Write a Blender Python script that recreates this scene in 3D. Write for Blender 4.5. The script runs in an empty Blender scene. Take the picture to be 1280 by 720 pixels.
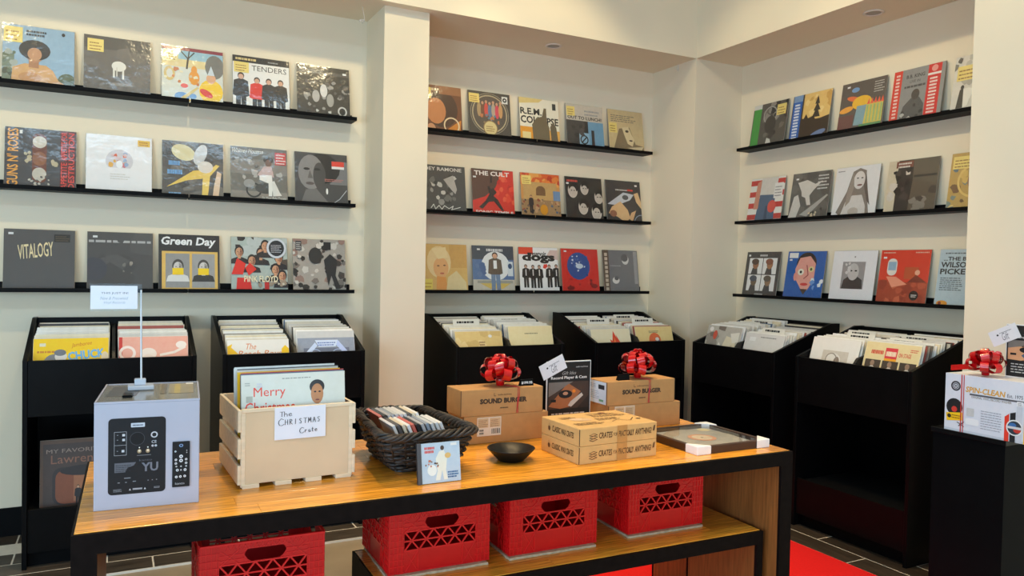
import bpy, bmesh, math, random
from mathutils import Vector, Matrix
# ---------------------------------------------------------------- camera, world, lights
SC = bpy.context.scene
COL = SC.collection
F_PX, YAW, PIT, ROL, CAMZ = 961.043, .4783, .0246, .0199, 1.42
_f = Vector((math.sin(YAW)*math.cos(PIT), math.cos(YAW)*math.cos(PIT), -math.sin(PIT)))
_r = Vector((math.cos(YAW), -math.sin(YAW), 0)); _u = _r.cross(_f)
_r2 = math.cos(ROL)*_r + math.sin(ROL)*_u; _u2 = -math.sin(ROL)*_r + math.cos(ROL)*_u
cam = bpy.data.cameras.new('camera'); cam.sensor_width = 36; cam.lens = F_PX/1280*36
cam.clip_start = .05
camo = bpy.data.objects.new('camera', cam); COL.objects.link(camo)
M3 = Matrix((_r2, _u2, -_f)).transposed()
camo.matrix_world = Matrix.Translation((0, 0, CAMZ)) @ M3.to_4x4()
SC.camera = camo

def ray(px, py): return _r2*((px-640)/F_PX) + _u2*((360-py)/F_PX) + _f
def on_y(px, py, Y): v = ray(px, py); v = v*(Y/v.y); v.z += CAMZ; return v
def on_x(px, py, X): v = ray(px, py); v = v*(X/v.x); v.z += CAMZ; return v
def on_z(px, py, Z): v = ray(px, py); v = v*((Z-CAMZ)/v.z); v.z += CAMZ; return v

vs = SC.view_settings
SC.display_settings.display_device = 'sRGB'
vs.view_transform = 'Standard'; vs.look = 'None'; vs.gamma = 1; vs.use_curve_mapping = False
vs.exposure = 0.07
try:
    SC.cycles.use_denoising = True
    SC.cycles.max_bounces = 8; SC.cycles.diffuse_bounces = 5; SC.cycles.glossy_bounces = 4
    SC.cycles.transparent_max_bounces = 12
    SC.cycles.sample_clamp_indirect = 8
    SC.cycles.caustics_reflective = False; SC.cycles.caustics_refractive = False
except Exception: pass

W = bpy.data.worlds.new('sky'); SC.world = W; W.use_nodes = True
W.node_tree.nodes['Background'].inputs[0].default_value = (.62, .80, 1, 1)
W.node_tree.nodes['Background'].inputs[1].default_value = .5

WARM = (1.0, .83, .50); COOL = (.50, .76, 1.0)
def spot(name, loc, tgt, power, color, size=75, blend=.6, rad=.045):
    l = bpy.data.lights.new(name, 'SPOT'); l.energy = power; l.color = color
    l.spot_size = math.radians(size); l.spot_blend = blend; l.shadow_soft_size = rad
    o = bpy.data.objects.new(name, l); COL.objects.link(o); o.location = loc
    d = Vector(tgt)-Vector(loc); o.rotation_euler = d.to_track_quat('-Z', 'Y').to_euler()
    return o
def area(name, loc, tgt, power, color, sx, sy):
    l = bpy.data.lights.new(name, 'AREA'); l.energy = power; l.color = color
    l.shape = 'RECTANGLE'; l.size = sx; l.size_y = sy
    o = bpy.data.objects.new(name, l); COL.objects.link(o); o.location = loc
    d = Vector(tgt)-Vector(loc); o.rotation_euler = d.to_track_quat('-Z', 'Y').to_euler()
    return o
# ceiling track: lamps washing the back wall and the right wall
TRACK = []
for x in (-.75, .35, 1.45, 2.35): TRACK.append(((x, 3.15, 3.62), (x+.1, 4.66, 1.7), 40, WARM))
for y in (3.5, 2.6, 1.6): TRACK.append(((2.15, y, 3.62), (4.05, y, 1.6), 37 if y > 2 else 14, WARM))
DOWN = [(.1, .9), (1.2, 1.2), (2.3, .9), (2.75, 2.6), (.6, 3.1), (1.7, 3.1), (-1.5, -1), (.5, -1), (2.4, -1)]     # ceiling downlights over table and rug, plus rear row added for warm floor bounce
for i, (l, t, p, c) in enumerate(TRACK): spot('track_spot_light', l, t, p, c)
for x, y in DOWN: spot('ceiling_and_fill_downlight', (x, y, 4.44), (x, y+.05, 0), 240 if y > 0 else 900, (1, .72, .38), 46, .7, .05)
# cool ceiling panels in front of the table, weak daylight through the shopfront behind and left of the camera
PANELS = [(-.35, .25), (1.15, .25)]
for x, y in PANELS: area('ceiling_panel_light', (x, y, 4.43), (x, y, 0), 34, COOL, 1.2, .6)
area('shopfront_daylight', (-.2, -3.3, 1.3), (.9, 4.6, .3), 100, COOL, 5.4, 2.0)
area('side_window_daylight', (-2.9, .4, 1.3), (4.05, 2.9, .4), 125, COOL, 3.0, 2.0)

# ---------------------------------------------------------------- helpers
def lin(c):
    def f(v):
        v /= 255.
        return v/12.92 if v <= .04045 else ((v+.055)/1.055)**2.4
    return (f(c[0]), f(c[1]), f(c[2]), 1.)
MATS = {}
def mat(name, rgb, rough=.5, var=.08, scale=8, metallic=0, coat=0, bump=0, spec=None, stretch=None, rand=0):
    if name in MATS: return MATS[name]
    m = bpy.data.materials.new(name); m.use_nodes = True; MATS[name] = m
    nt = m.node_tree; N = nt.nodes; L = nt.links; b = N['Principled BSDF']
    b.inputs['Roughness'].default_value = rough; b.inputs['Metallic'].default_value = metallic
    b.inputs['Coat Weight'].default_value = coat; b.inputs['Coat Roughness'].default_value = .12
    if spec is not None: b.inputs['Specular IOR Level'].default_value = spec
    tc = N.new('ShaderNodeTexCoord'); mp = N.new('ShaderNodeMapping'); nz = N.new('ShaderNodeTexNoise')
    if stretch: mp.inputs['Scale'].default_value = stretch
    nz.inputs['Scale'].default_value = scale; nz.inputs['Detail'].default_value = 5
    L.new(tc.outputs['Object'], mp.inputs[0]); L.new(mp.outputs[0], nz.inputs['Vector'])
    c = lin(rgb); rp = N.new('ShaderNodeValToRGB')
    rp.color_ramp.elements[0].color = tuple(max(0, v*(1-var)) for v in c[:3])+(1,)
    rp.color_ramp.elements[1].color = tuple(min(1, v*(1+var)) for v in c[:3])+(1,)
    rp.color_ramp.elements[0].position = .3; rp.color_ramp.elements[1].position = .7
    L.new(nz.outputs['Fac'], rp.inputs[0]); out = rp.outputs[0]
    if rand:
        oi = N.new('ShaderNodeObjectInfo'); hs = N.new('ShaderNodeHueSaturation'); mr = N.new('ShaderNodeMapRange')
        mr.inputs['To Min'].default_value = 1-rand; mr.inputs['To Max'].default_value = 1+rand
        L.new(oi.outputs['Random'], mr.inputs[0]); L.new(mr.outputs[0], hs.inputs['Value']); L.new(out, hs.inputs['Color']); out = hs.outputs[0]
        ad = N.new('ShaderNodeVectorMath'); ad.operation = 'ADD'
        sc_ = N.new('ShaderNodeVectorMath'); sc_.operation = 'SCALE'; sc_.inputs[0].default_value = (7, 3, 5)
        L.new(oi.outputs['Random'], sc_.inputs['Scale']); L.new(tc.outputs['Object'], ad.inputs[0]); L.new(sc_.outputs[0], ad.inputs[1]); L.new(ad.outputs[0], mp.inputs[0])
    L.new(out, b.inputs['Base Color'])
    if bump:
        bp = N.new('ShaderNodeBump'); bp.inputs['Strength'].default_value = bump; bp.inputs['Distance'].default_value = .004
        L.new(nz.outputs['Fac'], bp.inputs['Height']); L.new(bp.outputs[0], b.inputs['Normal'])
    return m
def print_mat(name, rough, coat, spec=.4):
    m = bpy.data.materials.new(name); m.use_nodes = True; nt = m.node_tree; N = nt.nodes; b = N['Principled BSDF']
    a = N.new('ShaderNodeVertexColor'); a.layer_name = 'Col'
    nz = N.new('ShaderNodeTexNoise'); nz.inputs['Scale'].default_value = 34; nz.inputs['Detail'].default_value = 9; nz.inputs['Roughness'].default_value = .7
    mx = N.new('ShaderNodeMix'); mx.data_type = 'RGBA'; mx.blend_type = 'OVERLAY'; mx.inputs[0].default_value = .22
    tc = N.new('ShaderNodeTexCoord'); nt.links.new(tc.outputs['Object'], nz.inputs['Vector'])
    nt.links.new(a.outputs[0], mx.inputs[6]); nt.links.new(nz.outputs['Fac'], mx.inputs[7])
    nt.links.new(mx.outputs[2], b.inputs['Base Color'])
    b.inputs['Roughness'].default_value = rough; b.inputs['Coat Weight'].default_value = coat
    b.inputs['Coat Roughness'].default_value = .08; b.inputs['Specular IOR Level'].default_value = spec
    return m
PGLOSS = print_mat('print_in_plastic_sleeve', .45, .35)
PMATTE = print_mat('print_matte', .6, 0, .3)

class MB:
    """collects shapes; .build links them as one mesh object"""
    def __init__(s): s.v = []; s.f = []
    def box(s, x0, x1, y0, y1, z0, z1, m=None):
        b = len(s.v)
        p = [Vector(q) for q in ((x0,y0,z0),(x1,y0,z0),(x1,y1,z0),(x0,y1,z0),(x0,y0,z1),(x1,y0,z1),(x1,y1,z1),(x0,y1,z1))]
        if m: p = [m @ q for q in p]
        s.v += p
        s.f += [tuple(b+i for i in q) for q in ((0,3,2,1),(4,5,6,7),(0,1,5,4),(1,2,6,5),(2,3,7,6),(3,0,4,7))]
        return s
    def prism(s, pts, axis, a, b_):
        """polygon pts (2D) extruded along axis from a to b_"""
        n = len(pts); b = len(s.v)
        def P(p, t):
            if axis == 0: return Vector((t, p[0], p[1]))
            if axis == 1: return Vector((p[0], t, p[1]))
            return Vector((p[0], p[1], t))
        s.v += [P(p, a) for p in pts] + [P(p, b_) for p in pts]
        s.f.append(tuple(b+i for i in reversed(range(n)))); s.f.append(tuple(b+n+i for i in range(n)))
        for i in range(n):
            j = (i+1) % n; s.f.append((b+i, b+j, b+n+j, b+n+i))
        return s
    def bar(s, p, q, w, t, nrm):
        """flat bar from p to q, width w in-plane, thickness t along nrm"""
        p = Vector(p); q = Vector(q); n = Vector(nrm).normalized(); d = (q-p).normalized(); e = n.cross(d)*(w/2); n = n*(t/2)
        b = len(s.v)
        s.v += [p-e-n, q-e-n, q+e-n, p+e-n, p-e+n, q-e+n, q+e+n, p+e+n]
        s.f += [tuple(b+i for i in k) for k in ((0,3,2,1),(4,5,6,7),(0,1,5,4),(1,2,6,5),(2,3,7,6),(3,0,4,7))]
        return s
    def tube(s, pts, r, n=6, closed=False, cap=True):
        pts = [Vector(p) for p in pts]; m = len(pts); b = len(s.v); up = Vector((0, 0, 1))
        for i, p in enumerate(pts):
            if closed: d = pts[(i+1) % m]-pts[i-1]
            else: d = pts[min(i+1, m-1)]-pts[max(i-1, 0)]
            d.normalize(); a = d.cross(up)
            if a.length < 1e-3: a = d.cross(Vector((0, 1, 0)))
            a.normalize(); c = a.cross(d)
            rr = r[i] if isinstance(r, (list, tuple)) else r
            for k in range(n):
                t = 2*math.pi*k/n; s.v.append(p+a*(rr*math.cos(t))+c*(rr*math.sin(t)))
        for i in range(m if closed else m-1):
            j = (i+1) % m
            for k in range(n):
                l = (k+1) % n; s.f.append((b+i*n+k, b+i*n+l, b+j*n+l, b+j*n+k))
        if not closed and cap:
            s.f.append(tuple(b+k for k in reversed(range(n)))); s.f.append(tuple(b+(m-1)*n+k for k in range(n)))
        return s
    def lathe(s, prof, n=24, c=(0, 0, 0), closed=False):
        b = len(s.v); m = len(prof)
        for r, z in prof:
            for k in range(n):
                t = 2*math.pi*k/n; s.v.append(Vector((c[0]+r*math.cos(t), c[1]+r*math.sin(t), c[2]+z)))
        for i in range(m if closed else m-1):
            j = (i+1) % m
            for k in range(n):
                l = (k+1) % n; s.f.append((b+i*n+k, b+i*n+l, b+j*n+l, b+j*n+k))
        if not closed:
            if prof[0][0] > 1e-6: s.f.append(tuple(b+k for k in reversed(range(n))))
            if prof[-1][0] > 1e-6: s.f.append(tuple(b+(m-1)*n+k for k in range(n)))
        return s
    def mesh(s, name, m=None, bevel=0, smooth=False, seg=1):
        me = bpy.data.meshes.new(name); me.from_pydata([tuple(v) for v in s.v], [], s.f)
        bm = bmesh.new(); bm.from_mesh(me)
        bmesh.ops.recalc_face_normals(bm, faces=bm.faces)
        if bevel:
            ed = [e for e in bm.edges if len(e.link_faces) == 2 and e.calc_face_angle() > .5]
            bmesh.ops.bevel(bm, geom=ed, offset=bevel, segments=seg, affect='EDGES', profile=.5, clamp_overlap=True)
        bm.to_mesh(me); bm.free()
        if m: me.materials.append(m)
        if smooth:
            for p in me.polygons: p.use_smooth = True
        return me
    def build(s, name, m, parent=None, bevel=0, smooth=False, seg=1):
        o = bpy.data.objects.new(name, s.mesh(name, m, bevel, smooth, seg)); COL.objects.link(o)
        if parent: o.parent = parent
        return o
def obj(name, me, parent=None):
    o = bpy.data.objects.new(name, me); COL.objects.link(o)
    if parent: o.parent = parent
    return o
def tag(o, label, cat, group=None, kind=None):
    o['label'] = label; o['category'] = cat
    if group: o['group'] = group
    if kind: o['kind'] = kind
    return o
def empty(name, loc=(0, 0, 0), rz=0, label=None, cat=None, group=None):
    o = bpy.data.objects.new(name, None); COL.objects.link(o); o.location = loc; o.rotation_euler = (0, 0, rz)
    o.empty_display_size = .05
    if label: tag(o, label, cat, group)
    return o
def struct(o, label=None):
    o['kind'] = 'structure'
    if label: o['label'] = label
    return o

# ---------------------------------------------------------------- flat print (covers, labels, lettering)
_TX = {}
def text_polys(body, bold=0, shear=0):
    k = (body, bold, shear)
    if k in _TX: return _TX[k]
    cu = bpy.data.curves.new('t', 'FONT'); cu.body = body; cu.resolution_u = 2; cu.offset = bold; cu.shear = shear; cu.size = 1
    ob = bpy.data.objects.new('t', cu); me = bpy.data.meshes.new_from_object(ob)
    V = [(v.co.x, v.co.y) for v in me.vertices]; Fc = [tuple(p.vertices) for p in me.polygons]
    bpy.data.objects.remove(ob); bpy.data.curves.remove(cu); bpy.data.meshes.remove(me)
    if V:
        x0 = min(v[0] for v in V); x1 = max(v[0] for v in V); y0 = min(v[1] for v in V); y1 = max(v[1] for v in V)
    else: x0 = y0 = 0; x1 = y1 = 1
    _TX[k] = (V, Fc, x0, x1, y0, y1); return _TX[k]
def clip(pts, x0=0, y0=0, x1=1, y1=1):
    def cut(P, ins, inter):
        out = []
        for i in range(len(P)):
            a, b = P[i-1], P[i]
            if ins(b):
                if not ins(a): out.append(inter(a, b))
                out.append(b)
            elif ins(a): out.append(inter(a, b))
        return out
    def ix(v): return lambda a, b: (v, a[1]+(b[1]-a[1])*(v-a[0])/(b[0]-a[0]))
    def iy(v): return lambda a, b: (a[0]+(b[0]-a[0])*(v-a[1])/(b[1]-a[1]), v)
    for ins, it in ((lambda p: p[0] >= x0, ix(x0)), (lambda p: p[0] <= x1, ix(x1)), (lambda p: p[1] >= y0, iy(y0)), (lambda p: p[1] <= y1, iy(y1))):
        if len(pts) < 3: return []
        pts = cut(pts, ins, it)
    return pts
class Art:
    """a flat print on a unit square; later marks lie a hair above earlier ones"""
    def __init__(s, bg=None, w=1., h=1.):
        s.v = []; s.f = []; s.c = []; s.n = 0; s.w = w; s.h = h; s.rng = random.Random(7)
        if bg is not None: s.rect(0, 0, 1, 1, bg)
    def poly(s, pts, c, new=True):
        pts = clip(list(pts))
        if len(pts) < 3: return s
        if new: s.n += 1
        b = len(s.v); s.v += [(p[0], p[1], s.n) for p in pts]; s.f.append(tuple(range(b, b+len(pts)))); s.c.append(c)
        return s
    def rect(s, x0, y0, x1, y1, c): return s.poly(((x0,y0),(x1,y0),(x1,y1),(x0,y1)), c)
    def ell(s, x, y, rx, ry, c, n=18, rot=0):
        a = math.radians(rot); P = []
        for k in range(n):
            t = 2*math.pi*k/n; u, v = rx*math.cos(t), ry*math.sin(t)
            P.append((x+u*math.cos(a)-v*math.sin(a), y+u*math.sin(a)+v*math.cos(a)))
        return s.poly(P, c)
    def ring(s, x, y, r, t, c, n=28, asp=1):
        s.n += 1
        for k in range(n):
            a0, a1 = 2*math.pi*k/n, 2*math.pi*(k+1)/n
            s.poly([(x+q*math.cos(a), y+q*asp*math.sin(a)) for q, a in ((r, a0), (r, a1), (r-t, a1), (r-t, a0))], c, False)
        return s
    def rrect(s, x0, y0, x1, y1, r, c):
        P = []; ry = r*s.w/s.h
        for cx, cy, a0 in ((x1-r,y1-ry,0),(x0+r,y1-ry,90),(x0+r,y0+ry,180),(x1-r,y0+ry,270)):
            for k in range(5):
                a = math.radians(a0+90*k/4); P.append((cx+r*math.cos(a), cy+ry*math.sin(a)))
        return s.poly(P, c)
    def text(s, body, x, y, h, c, w=None, bold=0, shear=0, rot=0, align='l'):
        """h: letter height, w: fitted width (of the unit square)"""
        V, Fc, x0, x1, y0, y1 = text_polys(body, bold, shear)
        sy = h/max(y1-y0, .01); sx = w/(x1-x0) if w else sy*s.h/s.w
        tw = (x1-x0)*sx; ox = {'l': 0, 'c': -tw/2, 'r': -tw}[align]; a = math.radians(rot); s.n += 1; asp = s.w/s.h
        def T(p):
            u = (p[0]-x0)*sx+ox; v = (p[1]-y0)*sy
            if not rot: return (x+u, y+v)
            return (x+u*math.cos(a)-v/asp*math.sin(a), y+u*asp*math.sin(a)+v*math.cos(a))
        for f in Fc: s.poly([T(V[i]) for i in f], c, False)
        return s
    def lines(s, x0, y0, x1, y1, n, c, fill=.5, ragged=.25):
        """n rows of print too small to read"""
        s.n += 1; dh = (y1-y0)/n
        for i in range(n):
            yb = y0+dh*i; x = x0; end = x1-(x1-x0)*ragged*s.rng.random()
            while x < end:
                wd = min((x1-x0)*(.06+.14*s.rng.random()), end-x)
                s.poly(((x,yb),(x+wd,yb),(x+wd,yb+dh*fill),(x,yb+dh*fill)), c, False); x += wd+(x1-x0)*.025
        return s
    def blobs(s, x0, y0, x1, y1, n, cols, r0=.03, r1=.09, seed=1):
        R = random.Random(seed)
        for i in range(n):
            cx = x0+(x1-x0)*R.random(); cy = y0+(y1-y0)*R.random(); r = r0+(r1-r0)*R.random(); a0 = R.random()*6
            m = R.randint(5, 8); P = []
            for k in range(m):
                q = r*(.55+.6*R.random()); t = a0+2*math.pi*k/m; P.append((cx+q*math.cos(t), cy+q*math.sin(t)))
            s.poly(P, R.choice(cols))
        return s
    def stroke(s, pts, t, c):
        s.n += 1
        for a, b in zip(pts[:-1], pts[1:]):
            dx, dy = b[0]-a[0], b[1]-a[1]; l = math.hypot(dx, dy) or 1e-6; nx, ny = -dy/l*t/2, dx/l*t/2; ex, ey = dx/l*t/3, dy/l*t/3
            s.poly(((a[0]-nx-ex, a[1]-ny-ey), (b[0]-nx+ex, b[1]-ny+ey), (b[0]+nx+ex, b[1]+ny+ey), (a[0]+nx-ex, a[1]+ny-ey)), c, False)
        return s
    def man(s, x, y, h, top, legs, skin, hair, wide=1.):
        w = h*.13*wide
        s.poly(((x-w*.75,y),(x-w*.1,y),(x,y+h*.45),(x+w*.15,y),(x+w*.8,y),(x+w*.75,y+h*.5),(x-w*.75,y+h*.5)), legs)
        s.poly(((x-w*.8,y+h*.42),(x+w*.8,y+h*.42),(x+w*1.25,y+h*.45),(x+w*1.05,y+h*.8),(x+w*.3,y+h*.85),(x-w*.3,y+h*.85),(x-w*1.05,y+h*.8),(x-w*1.25,y+h*.45)), top)
        s.ell(x, y+h*.92, w*.5, h*.085, hair, 12); s.ell(x, y+h*.9, w*.4, h*.065, skin, 12)
        return s
    def bust(s, x, y, r, skin, hair, coat, dark):
        s.poly(((x-r*1.9,y-r*2.6),(x+r*1.9,y-r*2.6),(x+r*1.6,y-r*1.6),(x+r*.5,y-r*1.15),(x-r*.5,y-r*1.15),(x-r*1.6,y-r*1.6)), coat)
        s.ell(x, y+r*.15, r*.95, r*1.25, hair, 16); s.rect(x-r*.32, y-r*1.5, x+r*.32, y-r*.6, skin)
        s.ell(x, y-r*.1, r*.74, r*1.02, skin, 18)
        s.poly(((x+r*.15,y+r*.8),(x+r*.7,y+r*.3),(x+r*.65,y-r*.5),(x+r*.2,y-r*1.05)), dark)
        for e in (-.3, .3): s.ell(x+e*r, y+r*.05, r*.13, r*.07, (40,30,28), 8)
        s.poly(((x-r*.05,y),(x+r*.1,y-r*.35),(x-r*.12,y-r*.35)), dark); s.ell(x, y-r*.6, r*.26, r*.07, (120,50,45), 10)
        return s
    def sticker(s, x=.04, y=.72, w=.24, h=.22, c=(232,208,120)):
        s.rect(x, y, x+w, y+h, c); s.lines(x+.03, y+.03, x+w-.03, y+h-.03, 3, (150,110,60), .35); return s
    def build(s, name, parent, o, u, v, m=None, base=.0004, eps=.00006):
        """o corner, u and v edge vectors, in the parent's space"""
        o = Vector(o); u = Vector(u); v = Vector(v); n = u.cross(v).normalized()
        V = [o+u*p[0]+v*p[1]+n*(base+eps*p[2]) for p in s.v]
        me = bpy.data.meshes.new(name); me.from_pydata([tuple(p) for p in V], [], s.f); me.materials.append(m or PMATTE)
        at = me.color_attributes.new('Col', 'FLOAT_COLOR', 'CORNER'); k = 0; dat = []
        for f, c in zip(s.f, s.c):
            dat += list(lin(c))*len(f)
        at.data.foreach_set('color', dat)
        return obj(name, me, parent)
# ---------------------------------------------------------------- the room
WALL = mat('painted_wall', (232, 219, 194), .75, .015, 3, bump=.03)
BLACK = mat('black_laminate', (12, 12, 13), .3, .15, 14, spec=.09)
BLACKIN = mat('black_laminate_inside', (16, 15, 15), .5, .15, 14)
SOF, TOP = 2.922, 4.5
YL, YM, XC, YC, XR, YP = 4.655, 4.724, 3.619, 4.24, 4.05, 2.269
PX0, PX1, PY = 1.375, 1.65, 4.31
FLOORM = mat('beige_stone_floor', (146, 130, 108), .45, .12, 5)
struct(MB().box(-3, 4.25, -3.4, 4.9, -.1, -.012).build('floor', FLOORM), 'stone floor with dark plank tiles along the walls')
floor = bpy.data.objects['floor']
struct(MB().box(-3, PX0+.05, YL, 4.9, 0, SOF).build('wall_back', WALL), 'white back wall of the shelf recess left of the pillar')
struct(MB().box(PX0, PX1, PY, 4.9, 0, SOF).build('wall_pillar', WALL), 'white square pillar between the two back recesses')
struct(MB().box(PX1-.02, XC+.05, YM, 4.9, 0, SOF).build('wall_back_recess', WALL), 'white back wall of the recess between pillar and corner')
struct(MB().box(XC, 4.25, YC, 4.9, 0, SOF).build('wall_corner', WALL), 'white corner column between the back and right recesses')
struct(MB().box(XR, 4.25, YP-.05, YC+.05, 0, SOF).build('wall_right_recess', WALL), 'white wall of the shelf recess on the right')
struct(MB().box(XC, 4.25, -3.4, YP, 0, SOF).build('wall_right', WALL), 'white wall beside the right recess')
struct(MB().box(-3, 4.25, YC, 4.9, SOF, TOP).build('wall_header_back', WALL), 'cream bulkhead above the back recesses')
struct(MB().box(XC, 4.25, -3.4, YC, SOF, TOP).build('wall_header_right', WALL), 'cream bulkhead above the right recess')
struct(MB().box(-3.1, -3, -3.4, -1.2, 0, TOP).box(-3.1, -3, 2.0, 4.9, 0, TOP).box(-3.1, -3, -1.2, 2.0, 0, .28).box(-3.1, -3, -1.2, 2.0, 2.4, TOP).build('wall_left', WALL), 'white wall on the left side of the shop')
struct(MB().box(-3.1, 4.25, -3.5, 4.9, TOP, TOP+.1).build('ceiling', WALL), 'white ceiling')
w = MB(); w.box(-3.1, 4.25, -3.5, -3.4, 0, .28).box(-3.1, 4.25, -3.5, -3.4, 2.85, TOP).box(-3.1, -2.95, -3.5, -3.4, .28, 2.85).box(2.6, 4.25, -3.5, -3.4, .28, 2.85)
struct(w.build('wall_rear', WALL), 'shopfront wall with wide window')
wf = MB()
for x in (-2.95, -1.1, .75, 2.55): wf.box(x, x+.05, -3.48, -3.42, .28, 2.85)
wf.box(-2.95, 2.6, -3.48, -3.42, .28, .33).box(-2.95, 2.6, -3.48, -3.42, 2.8, 2.85)
win = struct(wf.build('window_1', BLACK), 'black framed shopfront window')
wf = MB()
for y in (-1.2, .38, 1.95): wf.box(-3.08, -3.02, y, y+.05, .28, 2.4)
wf.box(-3.08, -3.02, -1.2, 2.0, .28, .33).box(-3.08, -3.02, -1.2, 2.0, 2.35, 2.4)
struct(wf.build('window_2', BLACK), 'black framed side window')
BASEB = mat('black_baseboard', (16, 16, 17), .5, .1, 10, spec=.05)
struct(MB().box(-3, PX0, YL-.012, YL, 0, .145).build('baseboard_back', BASEB), 'black baseboard')
struct(MB().box(PX0-.012, PX1+.012, PY-.012, PY+.3, 0, .145).build('baseboard_pillar', BASEB), 'black baseboard around the pillar')
struct(MB().box(PX1, XC, YM-.012, YM, 0, .145).build('baseboard_recess', BASEB), 'black baseboard')
struct(MB().box(XC-.012, XR, YC-.012, YC, 0, .145).build('baseboard_corner', BASEB), 'black baseboard')
# plank tiles along the back wall and the right wall
PLANK = mat('dark_wood_look_tile', (66, 58, 50), .4, .45, 22, stretch=(.25, 2.5, 1), rand=.25)
PLANKR = mat('dark_wood_look_tile_lengthwise', (62, 52, 43), .4, .45, 22, stretch=(2.5, .25, 1), rand=.25)
GROUT = mat('pale_grout', (214, 206, 192), .8, .05, 30)
g = MB().box(-3, XC, 3.905, YL, -.012, -.0012).box(3.225, XC, -1, 3.905, -.012, -.0012)
obj('grout', g.mesh('grout', GROUT), floor)
pm = {}
def plank(x0, x1, y0, y1, m):
    k = (round(x1-x0, 3), round(y1-y0, 3), m.name)
    if k not in pm: pm[k] = MB().box(.004, x1-x0-.004, .004, y1-y0-.004, -.012, 0).mesh('tile', m, .0008)
    o = obj('tile', pm[k], floor); o.location = (x0, y0, 0)
rnd = random.Random(3)
offs = [.175, -.02, -.415, .28, -.423]
for r in range(5):
    y0 = 3.905+.15*r; x = offs[r]-.6
    while x < XC-.01:
        if x+.6 > -.9: plank(max(x, -.9), min(x+.6, XC), y0, y0+.15, PLANK)
        x += .6
for r, (x0, y0) in enumerate(((3.225, 2.574), (3.37, 2.875), (3.515, 2.4))):
    y = y0-1.2
    while y < 3.90:
        plank(x0, min(x0+.145, XC), y, min(y+.6, 3.905), PLANKR); y += .6
# red rug
RUG = mat('red_rug', (236, 4, 4), .9, .06, 160, bump=.25)
tag(MB().box(1.15, 3.22, 2.09, 3.62, -.012, .003).build('rug', RUG, bevel=.001), 'bright red flat rug on the floor under the wooden table', 'rug')
# recessed downlights and little hooks
TRIM = mat('white_trim', (226, 214, 200), .5, .03, 20)
LENS = mat('frosted_lens', (150, 140, 130), .3, .03, 20)
for (px, py), lab in (((692, 57), 'round recessed downlight in the soffit of the back recess'), ((1092, 15.5), 'round recessed downlight in the soffit of the right recess')):
    p = on_z(px, py, SOF); t = empty('downlight', (p.x, p.y, SOF), 0, lab, 'downlight')
    MB().lathe([(.055, 0), (.058, -.004), (.05, -.008), (.042, -.006), (.042, 0)], 28).build('trim_ring', TRIM, t, smooth=True)
    MB().lathe([(.041, -.001), (.041, -.003), (.0, -.004)], 28).build('lens', LENS, t)
p = on_z(690, 74, SOF)
def hook(P, lab):
    t = empty('ceiling_hook', P, 0, lab, 'hook')
    MB().tube([(0, 0, 0), (.006, 0, -.03), (.012, 0, -.06), (.012, 0, -.075)], .002, 6).build('wire', TRIM, t)
    MB().tube([(-.016, 0, -.088), (-.004, 0, -.078), (.013, 0, -.078), (.003, 0, -.094)], .006, 6).build('clip', TRIM, t)
q = on_z(453, 8, SOF); hook((q.x, min(q.y, 4.6), SOF), 'small white wire hook hanging from the soffit left of the pillar')
q = on_x(848, 84, XC); 
t = empty('wall_hook', (XC, q.y, q.z), 0, 'small white plastic hook on the corner column side', 'hook')
MB().box(-.004, 0, -.008, .008, -.03, .02).build('plate', TRIM, t, bevel=.002)
MB().tube([(-.004, 0, -.01), (-.014, 0, -.024), (-.02, 0, -.018)], .004, 6).build('prong', TRIM, t)
# ceiling track with lamps (above the frame)
tr = MB().box(-1.4, 2.3, 3.13, 3.17, TOP-.03, TOP).build('lighting_track', BLACK); tag(tr, 'black ceiling lighting track in front of the back wall', 'track')
tr = MB().box(2.13, 2.17, .9, 3.12, TOP-.03, TOP).build('lighting_track', BLACK); tag(tr, 'black ceiling lighting track in front of the right wall', 'track')
can = MB().lathe([(.05, 0), (.055, 0), (.055, .16), (.0, .16), (.0, .15), (.05, .15)], 20, closed=True).mesh('can', BLACK)
for l, tg, p_, c_ in TRACK:
    t = empty('track_lamp', l, 0, 'black cylindrical spot lamp hung from the ceiling track', 'lamp', 'ceiling track lamps')
    o = obj('can', can, t); d = Vector(l)-Vector(tg); o.rotation_euler = d.to_track_quat('Z', 'Y').to_euler()
    d.normalize(); k = d*.12
    MB().tube([k, (k.x, k.y, TOP-l[2])], .008, 8).build('stem', BLACK, t)

for x, y in DOWN:
    t = empty('downlight', (x, y, TOP), 0, 'round recessed downlight in the main ceiling, rear row added as fill', 'downlight', 'downlights in the main ceiling')
    MB().lathe([(.075, 0), (.085, 0), (.085, -.012), (.075, -.012)], 24, closed=True).build('trim_ring', TRIM, t)
for x, y in PANELS:
    t = empty('ceiling_panel', (x, y, TOP), 0, 'flat rectangular light panel on the main ceiling', 'ceiling light', 'light panels on the main ceiling')
    MB().box(-.62, .62, -.32, .32, -.05, 0).build('panel_frame', TRIM, t, bevel=.003)
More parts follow.
